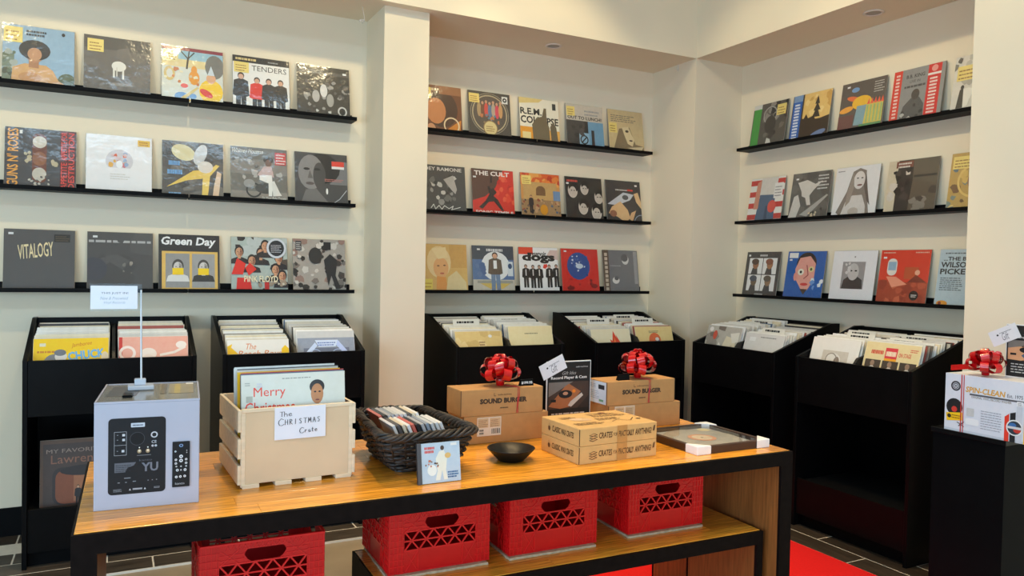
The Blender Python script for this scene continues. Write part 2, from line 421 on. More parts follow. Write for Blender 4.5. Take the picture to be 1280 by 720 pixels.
# ---------------------------------------------------------------- picture ledges
LZ = (2.3085, 1.792, 1.277)       # lip tops of the three rows
LEDGE = mat('black_painted_ledge', (17, 17, 18), .45, .1, 20, spec=.08)
ROWN = ('top', 'middle', 'bottom')
def ledge(loc, rz, L, lab):
    t = empty('picture_ledge', loc, rz, lab, 'shelf', 'black picture ledges')
    MB().box(0, L, 0, .122, -.0213, -.0133).build('base', LEDGE, t, bevel=.0008)
    MB().box(0, L, 0, .009, -.0133, 0).build('front_lip', LEDGE, t, bevel=.0008)
    MB().box(0, L, .113, .122, -.0133, .029).build('back_rail', LEDGE, t, bevel=.0008)
for z, rn in zip(LZ, ROWN):
    ledge((-.556, YL-.1225, z), 0, .914, f'black picture ledge of the {rn} row left of the pillar, half farther from it')
    ledge((.366, YL-.1225, z), 0, .919, f'black picture ledge of the {rn} row left of the pillar, half nearer to it')
    ledge((PX1+.004, YM-.1225, z), 0, 2.556-PX1-.006, f'black picture ledge of the {rn} row between pillar and corner, pillar half')
    ledge((2.562, YM-.1225, z), 0, .975, f'black picture ledge of the {rn} row between pillar and corner, corner half')
    ledge((XR-.1225, 4.15, z), -math.pi/2, .921, f'black picture ledge of the {rn} row on the right wall, half by the corner column')
    ledge((XR-.1225, 3.223, z), -math.pi/2, .921, f'black picture ledge of the {rn} row on the right wall, half away from the corner')

# ---------------------------------------------------------------- record sleeves
CARD = mat('white_card', (226, 222, 212), .6, .03, 30)
EDGE = mat('sleeve_card_edge', (150, 142, 130), .5, .1, 30)
SL = .314
sleeve_me = MB().box(-SL/2, SL/2, 0, .005, 0, SL).mesh('vinyl_record', EDGE, .0008)
CV = []      # covers: (art, label)
def cover(art, label): CV.append((art, label))
BK, WH, CR = (28, 27, 28), (232, 230, 226), (226, 212, 176)
SK, DK = (196, 146, 108), (60, 52, 46)
GREYS = [(52, 50, 50), (92, 88, 86), (150, 146, 142), (206, 202, 198), (30, 29, 29)]
def bar_code(a, x=.06, y=.93): return a.rect(x, y, x+.07, y+.035, (225, 225, 225))
# ---- left wall, top row
a = Art((142, 172, 196)); a.rect(0, 0, .16, .5, (112, 124, 104)); a.blobs(0, .05, .16, .55, 14, [(90, 104, 80), (160, 168, 160), (70, 78, 66)], .03, .07, 2)
a.ell(.9, .1, .14, .16, (86, 96, 72)); a.poly(((.12,0),(.14,.28),(.3,.36),(.6,.36),(.7,.28),(.78,.12),(.9,.05),(.9,0)), (206, 158, 104)); a.ell(.38, .13, .16, .09, (190, 138, 88)); a.rect(.36, .3, .5, .48, (166, 118, 84)); a.ell(.44, .54, .13, .15, (176, 128, 96)); a.ell(.44, .6, .22, .17, (40, 40, 44)); a.ell(.44, .53, .1, .11, (186, 138, 104))
a.lines(.32, .84, .6, .95, 2, (50, 56, 70), .6); a.ell(.84, .92, .025, .03, (30, 34, 44)); a.sticker(.01, .7, .26, .26)
cover(a, 'blue sky record cover with a bare shouldered figure in a dark hat')
a = Art((104, 98, 92)); a.rect(0, .78, 1, 1, (84, 80, 76)); a.blobs(0, 0, 1, .7, 12, [(110, 104, 98), (98, 92, 86)], .1, .2, 4)
a.ell(.52, .5, .11, .09, (222, 218, 208)); a.rect(.43, .3, .46, .5, (222, 218, 208)); a.rect(.57, .28, .6, .5, (222, 218, 208)); a.rect(.48, .32, .5, .48, (205, 200, 190)); a.ell(.55, .18, .2, .03, (130, 124, 116)); a.sticker(.05, .72, .24, .22)
cover(a, 'dark grey record cover with one small white animal shape')
a = Art((214, 216, 206)); a.rect(0, .94, 1, 1, (140, 40, 60)); a.rect(0, .74, 1, .94, (150, 190, 206)); a.rect(0, .64, 1, .78, (226, 206, 150))
a.ell(.86, .7, .16, .22, (120, 118, 112)); a.ell(.52, .46, .09, .13, (230, 150, 40)); a.ell(.52, .6, .05, .08, (230, 150, 40)); a.ell(.8, .24, .2, .22, (244, 200, 40)); a.ell(.72, .2, .12, .06, (220, 60, 48), rot=-30); a.ell(.8, .48, .08, .09, (226, 170, 130)); a.poly(((.74,.54),(.86,.54),(.8,.72)), (206, 216, 222))
a.ell(.32, .1, .12, .08, (110, 156, 206)); a.ell(.5, .12, .06, .05, (110, 156, 206)); a.poly(((.3,.08),(.36,.05),(.6,.28),(.57,.3)), (214, 190, 120)); a.ell(.4, .04, .06, .03, (244, 206, 50)); a.ell(.36, .3, .06, .04, (230, 100, 100))
a.stroke([(.4, .62), (.42, .8)], .03, DK); a.stroke([(.42, .8), (.3, .93)], .02, DK); a.stroke([(.42, .8), (.52, .92)], .02, DK); a.stroke([(.42, .78), (.44, .94)], .02, DK)
a.ell(.12, .5, .09, .13, (214, 186, 120)); a.ell(.12, .5, .05, .08, (214, 216, 206)); a.blobs(.05, .3, .6, .6, 10, [(236, 226, 190), (214, 190, 150), (200, 120, 70)], .02, .05, 3); a.sticker(.02, .72, .24, .2, (226, 210, 150))
cover(a, 'childlike painted record cover with a yellow figure and orange guitar shapes')
a = Art((228, 226, 222)); a.rect(0, .88, 1, 1, (38, 36, 38)); a.lines(.05, .92, .45, .97, 1, (210, 190, 130), .8); a.lines(.62, .92, .8, .96, 1, (150, 150, 150), .6); a.text('TENDERS', .33, .74, .1, (60, 58, 58), w=.62)
for x, tp in ((.14, (44, 44, 48)), (.42, (214, 48, 38)), (.63, (46, 44, 46)), (.84, (42, 38, 38))): a.man(x, -.1, .72 if x > .2 else .78, tp, (36, 34, 36), (206, 160, 134), (48, 34, 28), 1.15)
a.text('', .1, .1, .1, BK) if 0 else None
a.sticker(.02, .68, .26, .2); cover(a, 'white record cover with four standing figures, one in red')
a = Art((58, 54, 50)); a.rect(0, .84, 1, .9, (88, 84, 80)); a.lines(.04, .86, .5, .94, 2, (160, 156, 150), .4); a.blobs(0, .1, 1, .7, 40, GREYS[:3]+[(70, 66, 62)], .03, .07, 8); a.ell(.5, .52, .07, .13, (214, 210, 206)); a.ell(.35, .4, .07, .12, (176, 172, 168)); a.ell(.62, .34, .07, .13, (160, 156, 150)); a.ell(.85, .14, .09, .1, (196, 194, 190)); a.ell(.85, .14, .06, .07, BK); a.rect(0, 0, 1, .07, (196, 190, 182)); a.blobs(.1, .02, .9, .14, 10, [(60, 56, 52), (200, 196, 190)], .02, .05, 5); a.rect(.87, .87, .94, .91, WH)
cover(a, 'dark black and white group photo record cover')
# ---- left wall, middle row
a = Art((72, 70, 72)); a.text("GUNS N' ROSES", .185, .02, .155, (232, 162, 72), w=.96, rot=90, bold=.02); a.rect(.77, .0, .99, 1, (92, 40, 38)); a.text('APPETITE FOR', .87, .5, .085, (230, 70, 60), w=.48, rot=90, bold=.01); a.text('DESTRUCTION', .975, .02, .085, (230, 70, 60), w=.95, rot=90, bold=.01); a.text('APPETITE', .87, .02, .085, (230, 70, 60), w=.44, rot=90, bold=.01)
a.rrect(.38, .1, .58, .92, .08, (112, 62, 44)); a.ell(.48, .78, .1, .1, (206, 196, 180)); a.ell(.48, .5, .1, .12, (140, 90, 60)); a.ell(.48, .24, .1, .11, (196, 186, 170)); a.blobs(.34, .04, .62, .2, 14, [(190, 184, 172), (90, 86, 84)], .015, .03, 3); a.blobs(.24, .4, .34, .6, 5, [(186, 172, 140)], .03, .05, 2); a.blobs(.62, .4, .72, .6, 5, [(186, 172, 140)], .03, .05, 9); a.rect(.2, .9, .24, .96, WH)
cover(a, 'charcoal record cover with tall orange lettering and a red side band')
a = Art((232, 230, 230)); a.ell(.5, .56, .21, .2, (206, 202, 206)); a.rect(.28, .34, .72, .44, (232, 230, 230)); a.blobs(.36, .44, .64, .7, 16, [(216, 96, 60), (226, 170, 70), (150, 170, 200), (214, 190, 190), (200, 120, 130)], .025, .05, 6); a.ell(.5, .5, .05, .07, (240, 240, 240)); a.lines(.36, .24, .66, .36, 3, (206, 200, 190), .3); a.rect(.78, .84, .97, .95, (226, 184, 60)); a.lines(.8, .86, .95, .94, 2, (180, 120, 30), .5)
cover(a, 'white record cover with a small round coloured ornament and gold sticker')
a = Art((84, 80, 76)); a.blobs(0, 0, 1, 1, 20, [(96, 90, 84), (66, 62, 58), (110, 104, 96)], .1, .2, 3); a.ell(.34, .8, .2, .14, (214, 204, 160), rot=-20); a.ell(.62, .78, .1, .2, (200, 200, 200), rot=-20); a.poly(((.06,.16),(.5,.48),(.72,.52),(.72,.36),(.4,.3)), (224, 190, 90)); a.poly(((.64,.02),(.74,.02),(.78,.4),(.94,.6),(.88,.62),(.66,.4)), (228, 196, 100)); a.ell(.7, .56, .13, .11, (214, 206, 196)); a.poly(((.82,.02),(.92,.02),(.97,.46),(.9,.5),(.84,.2)), (220, 190, 160)); a.lines(.1, .56, .3, .66, 1, (110, 160, 210), .8); a.lines(.08, .4, .32, .5, 1, (110, 160, 210), .8); a.lines(.1, .03, .36, .1, 1, (120, 160, 200), .6)
cover(a, 'dark record cover with a glowing yellow streak and blue lettering')
a = Art((112, 108, 100)); a.rect(0, .5, 1, .78, (132, 126, 118)); a.rect(0, 0, 1, .18, (140, 132, 122)); a.blobs(0, .4, 1, .78, 18, [(96, 92, 86), (150, 146, 140), (176, 172, 166)], .03, .08, 4); a.text('Whitney Houston', .03, .86, .11, (236, 236, 230), w=.54, shear=.3); a.ring(.4, .2, .14, .03, (52, 50, 48)); a.ell(.62, .24, .2, .1, (70, 68, 64)); a.ell(.32, .32, .1, .08, (150, 148, 144)); a.ell(.66, .78, .09, .06, (70, 60, 52)); a.ell(.66, .72, .055, .07, (120, 90, 74)); a.poly(((.46,.48),(.58,.66),(.72,.66),(.76,.46)), (196, 170, 166)); a.poly(((.5,.48),(.72,.5),(.74,.3),(.72,.1),(.66,.1),(.66,.34),(.5,.4)), (230, 226, 218)); a.poly(((.74,.1),(.9,.12),(.86,.18),(.76,.4),(.72,.36)), (220, 216, 208)); a.rect(.78, .7, .98, .94, (196, 70, 66)); a.lines(.8, .72, .97, .93, 4, (236, 220, 216), .4); a.text("I'm Your Baby Tonight", .54, .02, .07, (236, 232, 226), w=.44, shear=.3)
cover(a, 'brown grey record cover with a seated figure on a motorcycle')
a = Art((70, 68, 68)); a.rect(.66, .4, 1, .86, (120, 118, 118)); a.ell(.5, .7, .36, .3, (36, 34, 34)); a.ell(.3, .62, .24, .34, (134, 130, 128)); a.ell(.46, .56, .12, .26, (70, 67, 66)); a.ell(.22, .68, .06, .025, BK); a.ell(.42, .68, .06, .025, BK); a.poly(((.28,.66),(.34,.5),(.24,.5)), (100, 96, 94)); a.ell(.28, .4, .08, .03, (90, 80, 78)); a.poly(((.1,.0),(.2,.28),(.4,.3),(.66,0)), (110, 106, 104)); a.rect(.7, .76, .94, .86, (222, 66, 50)); a.rect(.7, .71, .94, .76, (228, 222, 220)); a.lines(.56, .46, .92, .52, 2, (200, 120, 110), .4); a.ell(.6, .26, .02, .06, WH); a.stroke([(.7, .02), (.84, .12), (.98, .3)], .012, (190, 190, 196))
cover(a, 'black and white close up portrait record cover with a small red sticker')
# ---- left wall, bottom row
a = Art((82, 80, 80)); a.text('VITALOGY', .22, .5, .24, (232, 212, 164), w=.5, shear=.25, bold=.01, rot=8); a.rect(.7, .8, .93, .93, (36, 34, 34)); a.lines(.72, .82, .92, .92, 3, (96, 80, 60), .4); bar_code(a, .06, .91)
cover(a, 'plain dark grey record cover with one slanted cream title')
a = Art((76, 74, 74)); a.blobs(0, 0, 1, .8, 8, [(70, 68, 68), (84, 82, 82)], .15, .3, 3); a.ell(.1, .36, .2, .2, (66, 66, 74)); a.lines(.02, .82, .98, .87, 1, (176, 174, 172), .8, 0); a.ell(.5, .85, .05, .03, (76, 74, 74)); a.blobs(.5, .2, .7, .5, 6, [(120, 114, 106), (150, 144, 132)], .01, .05, 6); bar_code(a, .08, .9)
cover(a, 'blank black record cover with one thin line of lettering')
a = Art((44, 42, 44)); a.text('Green Day', .04, .77, .19, (238, 238, 238), w=.9, shear=.15, bold=.03); a.rect(.05, .03, .97, .7, (226, 184, 96)); a.rect(.11, .05, .5, .66, (150, 148, 146)); a.rect(.54, .05, .92, .66, (160, 158, 156))
for x in (.31, .73): a.bust(x, .42, .1, (206, 202, 198), (70, 68, 66), (52, 50, 50) if x > .5 else (222, 220, 216), (150, 146, 142))
a.rect(.22, .28, .4, .4, (248, 208, 20)); a.rect(.64, .28, .82, .4, (248, 208, 20))
cover(a, 'black record cover with white lettering over two grey portraits')
a = Art((176, 186, 178)); a.blobs(.0, .5, 1, 1, 16, [(50, 44, 44), (190, 196, 192), (84, 70, 60)], .06, .14, 5)
for x, y in ((.14, .72), (.52, .7), (.6, .84), (.36, .56), (.84, .62), (.78, .4), (.9, .28)): a.bust(x, y, .085, (206, 152, 116), (42, 34, 32), (46, 40, 42), (150, 100, 78))
a.poly(((0,.3),(.1,.6),(.25,.5),(.2,.3)), (222, 52, 40)); a.poly(((.24,.42),(.32,.52),(.44,.4),(.3,.28)), (222, 52, 40)); a.poly(((.08,0),(.1,.24),(.32,.24),(.36,0)), (214, 44, 36)); a.blobs(.4, 0, 1, .2, 22, [(60, 54, 50), (160, 140, 120), (200, 190, 170)], .02, .05, 8); a.rect(.58, .02, .66, .16, (190, 40, 36)); a.text('PINK FLOYD', .22, .16, .12, (240, 226, 190), w=.6, bold=.02); a.ell(.8, .8, .18, .19, (206, 208, 214)); a.ell(.8, .8, .14, .15, (44, 44, 48)); a.lines(.7, .72, .9, .88, 5, (190, 190, 196), .35)
cover(a, 'record cover with a crowd in red and black and a round silver sticker')
a = Art((168, 158, 148)); a.blobs(0, 0, 1, 1, 70, [(66, 58, 54), (120, 110, 102), (206, 198, 188), (42, 38, 36), (150, 120, 108)], .03, .09, 12); a.poly(((.58,.6),(.7,.72),(.84,.6),(.8,.3),(.9,.05),(.8,.04),(.72,.3),(.66,.1)), (46, 42, 42)); a.rect(.58, .8, .72, .95, (36, 34, 34)); a.ell(.42, .68, .13, .16, (50, 46, 44)); a.rect(.05, .78, .16, .96, (70, 66, 66)); a.lines(.06, .8, .15, .95, 4, (200, 196, 190), .4)
cover(a, 'sepia record cover crowded with dark drawn figures')
# ---- back recess, top row
a = Art((112, 66, 40)); a.lines(.0, .88, .6, .95, 1, (206, 186, 150), .8); a.ell(.55, .5, .36, .4, (70, 42, 30)); a.ell(.42, .45, .22, .28, (196, 128, 78)); a.poly(((.7,.1),(.98,.3),(.95,.02),(.6,.02)), (206, 128, 40)); a.ring(.76, .16, .18, .03, (226, 206, 170)); a.ell(.3, .05, .1, .12, (206, 150, 110)); a.rect(.5, .82, 1, 1, (150, 100, 64)); a.sticker(.08, .7, .24, .24)
cover(a, 'brown and orange record cover with a shaded face next to the pillar')
a = Art((78, 72, 66)); a.ring(.5, .52, .42, .03, (176, 160, 130)); a.ring(.5, .52, .46, .015, (150, 140, 120)); a.ell(.5, .52, .38, .38, (92, 82, 74))
for i, c in enumerate(((176, 150, 110), (120, 80, 60), (206, 80, 70), (100, 120, 150), (180, 160, 140), (206, 70, 90), (196, 150, 100))): a.ell(.25+.085*i, .6-.02*(i % 2), .05, .16, c); a.ell(.25+.085*i, .78-.03*(i % 2), .03, .035, (196, 150, 120))
a.blobs(.25, .3, .75, .48, 12, [(96, 130, 150), (190, 120, 80), (140, 120, 90)], .03, .06, 4); a.ell(.5, .2, .17, .17, (216, 196, 140)); a.ring(.5, .2, .17, .02, (150, 120, 80)); a.lines(.4, .13, .6, .27, 3, (150, 110, 60), .4); a.sticker(.02, .74, .24, .2); a.rect(.8, .78, .94, .94, (222, 220, 214)); a.ell(.87, .86, .05, .05, BK); a.ell(.87, .86, .02, .02, WH)
cover(a, 'dark record cover with an ornate round badge and a row of costumed figures')
a = Art((236, 228, 206)); a.poly(((0,.86),(.5,.92),(.6,1),(0,1)), (226, 200, 130)); a.text('R.E.M.', .02, .62, .15, (44, 40, 38), w=.54, bold=.03); a.text('COLLAPSE', .02, .42, .17, (44, 40, 38), w=.96, bold=.03); a.rect(.0, .0, .32, .34, (232, 156, 50)); a.rect(.7, .05, 1, .3, (232, 170, 80)); a.poly(((.32,0),(.3,.4),(.42,.56),(.56,.6),(.62,.8),(.68,.8),(.68,.5),(.74,.36),(.74,0)), (112, 98, 74)); a.poly(((.78,0),(.76,.38),(.84,.5),(.92,.38),(.96,0)), (104, 90, 70)); a.rect(.84, .78, .93, .93, (56, 54, 54)); a.rect(.05, .02, .26, .22, (236, 214, 150))
cover(a, 'cream and orange record cover with bold black lettering behind a raised arm')
a = Art((196, 186, 172)); a.lines(.5, .76, .9, .92, 2, (150, 150, 150), .5); a.text('OUT TO LUNCH!', .04, .65, .08, (44, 44, 46), w=.92, bold=.03); a.rect(0, 0, .48, .62, (64, 60, 60)); a.rect(.56, 0, 1, .62, (112, 156, 186)); a.rect(.48, .34, .58, .62, (40, 40, 42)); a.rect(.33, .02, .6, .34, (140, 176, 200)); a.ring(.46, .18, .11, .03, (40, 42, 48)); a.stroke([(.4, .12), (.52, .24)], .03, BK); a.rect(.66, 0, .74, .42, (44, 46, 50)); a.blobs(0, .2, .4, .5, 5, [(50, 47, 48), (74, 70, 70)], .06, .1, 2); a.sticker(.02, .72, .22, .22)
cover(a, 'record cover split into dark and light blue blocks under a beige band')
a = Art((206, 182, 136)); a.lines(.08, .72, .8, .9, 4, (110, 104, 94), .4); a.poly(((.1,0),(.3,.55),(.6,.6),(.75,.2),(.98,.16),(.98,0)), (132, 112, 84)); a.poly(((.38,.58),(.56,.62),(.64,.46),(.72,.3),(.66,.14),(.52,.2),(.44,.4)), (222, 200, 156)); a.ell(.52, .5, .05, .03, (70, 56, 44)); a.ell(.62, .28, .05, .02, (90, 60, 50)); a.poly(((.5,.1),(.98,.16),(.9,.04)), (216, 196, 156)); a.sticker(.02, .44, .22, .24)
cover(a, 'sand coloured record cover with a half shaded face')
# ---- back recess, middle row
a = Art((74, 72, 72)); a.text('JOEY RAMONE', .02, .86, .1, (214, 210, 206), w=.9, bold=.02); a.blobs(.05, .2, .8, .8, 26, [(110, 108, 106), (150, 148, 146), (56, 54, 54), (196, 194, 190)], .04, .1, 6); a.poly(((.5,.7),(.72,.8),(.8,.5),(.76,.4),(.66,.5)), (176, 172, 168)); a.stroke([(.2, .08), (.26, .16), (.3, .06), (.38, .14), (.44, .06), (.5, .14), (.6, .08), (.7, .14), (.66, .06), (.86, .12)], .014, (226, 224, 220))
cover(a, 'grey photo record cover with white lettering and a scrawled signature')
a = Art((206, 46, 36)); a.poly(((0,.3),(0,1),(.75,1),(.55,.6),(.3,.4)), (92, 62, 52)); a.blobs(.6, .2, 1, .9, 16, [(222, 70, 50), (190, 38, 34), (226, 90, 60)], .05, .1, 3); a.text('THE CULT', .06, .86, .1, (236, 226, 220), w=.84, bold=.03); a.text('SONIC TEMPLE', .06, .02, .07, (236, 226, 220), w=.9, bold=.02); a.poly(((.14,.16),(.3,.3),(.4,.45),(.36,.62),(.42,.64),(.44,.85),(.48,.85),(.48,.62),(.58,.5),(.5,.42),(.6,.34),(.74,.1),(.68,.1),(.5,.3),(.38,.28),(.22,.12)), (48, 34, 34)); a.ell(.46, .64, .05, .07, (90, 60, 50)); bar_code(a, .03, .8)
cover(a, 'red and brown record cover with a dark figure between two lines of white capitals')
a = Art((206, 146, 82)); a.rect(0, .74, 1, 1, (216, 96, 48)); a.blobs(0, .74, 1, 1, 16, [(226, 130, 60), (190, 64, 38), (232, 160, 80)], .06, .12, 3); a.rect(.06, .4, .92, .8, (196, 158, 100)); a.ell(.5, .62, .12, .1, (120, 88, 60)); a.rect(.38, .5, .62, .6, (120, 88, 60)); a.rect(.82, .3, 1, .62, (110, 140, 176)); a.rect(0, 0, 1, .4, (160, 126, 88)); a.blobs(0, .1, 1, .44, 40, [(110, 90, 76), (190, 150, 110), (150, 80, 60), (90, 100, 120), (70, 60, 56)], .02, .05, 7); a.man(.24, .1, .4, (60, 52, 50), (50, 44, 44), (206, 160, 120), (70, 50, 40)); a.ell(.56, .18, .1, .12, (206, 140, 40)); a.sticker(.02, .74, .24, .2)
cover(a, 'orange sky record cover with a stone building and crowd')
a = Art((44, 42, 42)); a.lines(.05, .88, .34, .94, 1, (206, 80, 66), .8, 0)
for x, y, r in ((.2, .68, .13), (.52, .74, .11), (.9, .56, .12), (.46, .3, .13), (.82, .2, .14)): a.ell(x, y, r, r*1.35, (206, 194, 182)); a.ell(x+.03, y+.08, r*1.05, r*.9, (30, 28, 28)); a.ell(x, y-.03, r*.72, r*.95, (196, 184, 172)); a.ell(x-.03, y, .02, .012, BK); a.ell(x+.04, y, .02, .012, BK)
a.rect(.03, .82, .1, .86, WH); cover(a, 'black record cover with five pale faces')
a = Art((62, 58, 58)); a.poly(((.03,.42),(.5,.72),(.8,.68),(.68,.54),(.3,.4)), (198, 200, 206)); a.ell(.55, .6, .09, .06, (84, 84, 86)); a.poly(((.05,.2),(.15,.36),(.4,.5),(.6,.3),(.66,.1),(.5,.0),(.3,.12)), (222, 180, 130)); a.poly(((.7,.24),(.62,.1),(.72,.02),(.84,.3)), (214, 170, 124)); a.poly(((.86,.5),(.8,.7),(.92,.74),(1,.5),(1,.34)), (222, 184, 136)); a.ell(.18, .2, .1, .08, (150, 100, 76)); a.lines(.28, .76, .62, .8, 1, (206, 204, 200), .7, 0); a.rect(.62, .76, .78, .8, (206, 60, 50)); a.rect(.84, .88, .91, .92, WH); a.ring(.98, -.02, .22, .02, (150, 160, 176))
cover(a, 'black record cover with hands on a pale metal shape')
# ---- back recess, bottom row
a = Art((214, 174, 100)); a.rect(.6, .5, 1, 1, (206, 160, 86)); a.ell(.36, .62, .27, .34, (230, 204, 150)); a.ell(.4, .5, .17, .22, (226, 170, 110)); a.poly(((.2,.9),(.34,.68),(.56,.72),(.52,.94)), (236, 214, 160)); a.ell(.34, .54, .03, .015, (120, 80, 50)); a.ell(.48, .55, .03, .015, (120, 80, 50)); a.ell(.42, .38, .05, .018, (190, 96, 70)); a.poly(((.28,0),(.3,.32),(.5,.3),(.55,0)), (222, 150, 70)); a.poly(((.5,0),(.55,.3),(.75,.44),(.96,.2),(.98,0)), (220, 200, 150)); a.rect(0, .04, .2, .26, (226, 206, 90)); a.lines(.02, .08, .18, .22, 2, (190, 150, 40), .4)
cover(a, 'golden record cover with a fair haired portrait next to the pillar')
a = Art((84, 112, 156)); a.rect(0, .7, 1, 1, (66, 72, 84)); a.rect(0, 0, 1, .26, (190, 184, 170)); a.ell(.55, .56, .34, .32, (226, 228, 228)); a.blobs(0, .3, .25, .6, 6, [(96, 120, 160), (74, 100, 146)], .06, .1, 2); a.rect(.1, .18, .96, .24, (150, 150, 140)); a.poly(((.16,.18),(.9,.18),(.7,.06),(.4,.06)), (206, 176, 90)); a.man(.54, .02, .84, (92, 78, 66), (104, 126, 156), (206, 156, 126), (60, 44, 36), 1.3); a.rect(.5, .5, .58, .68, (232, 232, 232)); a.lines(.34, .88, .74, .95, 1, (206, 206, 206), .8, 0); a.rect(.84, .34, .97, .66, (206, 216, 222)); a.ell(.9, .56, .05, .06, (40, 70, 110)); bar_code(a, .12, .9)
cover(a, 'blue record cover with a jacketed figure before a pale disc')
a = Art((236, 234, 232)); a.rect(0, .84, .36, 1, (226, 76, 52)); a.poly(((.7,.8),(1,.72),(1,.95),(.8,.95)), (216, 190, 180)); a.text('reservoir', .3, .8, .11, (40, 36, 36), w=.4, bold=.03); a.text('dogs', .08, .64, .24, (36, 34, 34), w=.84, bold=.05); a.blobs(.6, .56, .76, .64, 4, [(226, 60, 44)], .02, .05, 3)
for x in (.16, .34, .5, .76, .94): a.man(x, .08+.05*abs(x-.4), .52, (38, 36, 38), (42, 40, 40), (190, 150, 130), (50, 40, 36), 1.2); a.rect(x-.012, .36, x+.012, .5, (226, 224, 222))
cover(a, 'white record cover with bold black title and five dark suited silhouettes')
a = Art((204, 42, 34)); a.ell(.46, .6, .31, .32, (44, 74, 142)); a.blobs(.22, .38, .7, .84, 22, [(206, 214, 226), (70, 100, 160), (36, 60, 120)], .015, .04, 5); a.ell(.48, .6, .1, .06, (196, 206, 220)); a.blobs(.05, .05, .95, .3, 12, [(176, 30, 28), (120, 20, 22), (220, 66, 50)], .02, .05, 8); a.ell(.22, .09, .1, .05, (120, 20, 20)); a.ell(.86, .14, .09, .05, (130, 22, 20)); bar_code(a, .08, .92)
cover(a, 'red record cover with a large blue disc')
a = Art((112, 112, 116)); a.rect(0, 0, .17, 1, (92, 74, 62)); a.lines(.05, .04, .13, .96, 9, (206, 190, 172), .7, .05); a.rect(.88, .2, .98, .98, (150, 148, 150)); a.ell(.64, .78, .1, .12, (206, 204, 202)); a.ell(.62, .82, .1, .09, (90, 90, 94)); a.ell(.34, .28, .1, .08, (214, 210, 206)); a.ell(.36, .33, .06, .05, (90, 90, 94)); a.lines(.2, .62, .5, .64, 1, (170, 170, 172), .7, 0)
cover(a, 'grey record cover with a brown lettered strip down one side')
# ---- right wall, top row (first one stands by the corner column)
a = Art((84, 78, 72)); a.rect(.02, 0, .24, .9, (66, 150, 62)); a.rect(0, .9, .24, 1, (206, 206, 200)); a.blobs(.26, 0, 1, 1, 26, [(60, 55, 52), (110, 104, 96), (140, 134, 126), (44, 40, 40)], .05, .13, 5); a.ring(.52, .72, .2, .03, (160, 156, 150)); a.ell(.55, .5, .16, .2, (58, 54, 50)); a.poly(((.46,.0),(.5,.2),(.6,.16),(.66,.0)), (206, 202, 194)); a.sticker(.7, .68, .26, .24)
cover(a, 'dark photo record cover with a green strip down one edge')
a = Art((70, 58, 46)); a.rect(.3, .42, 1, 1, (226, 188, 112)); a.blobs(.34, .5, 1, .96, 10, [(236, 206, 136), (206, 160, 84)], .06, .12, 2); a.poly(((.26,.5),(.34,.46),(.4,.56),(.46,.46),(.6,.5),(.66,.4),(1,.46),(1,0),(.26,0)), (60, 48, 38)); a.poly(((.56,.46),(.62,.6),(.58,.6),(.64,.74),(.6,.74),(.66,.92),(.72,.74),(.68,.74),(.76,.6),(.7,.6),(.76,.46)), (56, 46, 36)); a.rect(.02, 0, .26, 1, (44, 96, 176)); a.rect(.02, .86, .26, 1, (120, 150, 190)); a.lines(.07, .06, .21, .84, 12, (226, 232, 240), .6, .1); a.ell(.76, .1, .2, .06, (110, 130, 170), rot=15)
cover(a, 'sunset record cover with dark trees and a blue lettered strip')
a = Art((92, 82, 76)); a.lines(.74, .72, .96, .96, 5, (190, 184, 176), .35); a.ell(.32, .84, .09, .05, (110, 150, 196)); a.ell(.3, .66, .16, .05, (222, 110, 60), rot=-15); a.ell(.5, .56, .22, .14, (232, 180, 50)); a.ell(.16, .46, .16, .06, (232, 160, 60), rot=10); a.poly(((.36,.12),(.4,.5),(.62,.5),(.6,.1)), (130, 160, 170)); a.poly(((.58,.1),(.62,.55),(.98,.5),(.98,.1)), (206, 186, 90))
for i in range(5): a.poly(((.62+.075*i,.5),(.66+.075*i,.62),(.69+.075*i,.5)), (232, 96, 66)); a.rect(.63+.075*i, .14, .66+.075*i, .48, (150, 180, 120))
a.rect(0, .04, .34, .34, (110, 70, 66)); a.rect(.5, .04, .98, .12, (90, 140, 90)); bar_code(a, .12, .9)
cover(a, 'dark record cover with blurred yellow and orange coloured lights')
a = Art((140, 138, 136)); a.rect(0, 0, .17, 1, (214, 60, 44)); a.rect(.68, 0, .93, 1, (206, 34, 34)); a.rect(.68, .8, .93, .84, (230, 220, 214)); a.ell(.8, .92, .06, .06, (230, 150, 140)); a.lines(.05, .04, .13, .96, 14, (240, 210, 200), .55, .1); a.lines(.73, .04, .88, .78, 12, (240, 214, 206), .55, .1); a.text('B.B. KING', .26, .82, .07, (66, 64, 64), w=.36, bold=.02); a.text('LIVE IN', .34, .73, .05, (70, 68, 68), w=.2); a.lines(.24, .64, .66, .69, 1, (76, 74, 74), .8, 0); a.poly(((.2,0),(.26,.3),(.4,.44),(.56,.44),(.66,.3),(.68,0)), (84, 82, 82)); a.ell(.48, .5, .08, .1, (74, 66, 62)); a.blobs(.22, .0, .66, .3, 12, [(56, 54, 54), (176, 172, 168)], .02, .05, 4)
cover(a, 'grey photo record cover between two red lettered strips')
a = Art((214, 208, 196)); a.blobs(0, .7, 1, 1, 20, [(130, 124, 116), (90, 86, 82), (190, 184, 172)], .05, .1, 3); a.blobs(.2, .1, 1, .6, 18, [(232, 228, 218), (176, 170, 158), (196, 190, 178)], .05, .12, 6); a.poly(((.1,.08),(.14,.4),(.2,.42),(.22,.08)), (54, 50, 48)); a.ell(.18, .44, .03, .04, (54, 50, 48)); a.ell(.76, .72, .14, .08, (214, 150, 140)); a.sticker(.06, .56, .44, .26)
cover(a, 'pale ink drawing record cover with a lone dark figure at the ledge end')
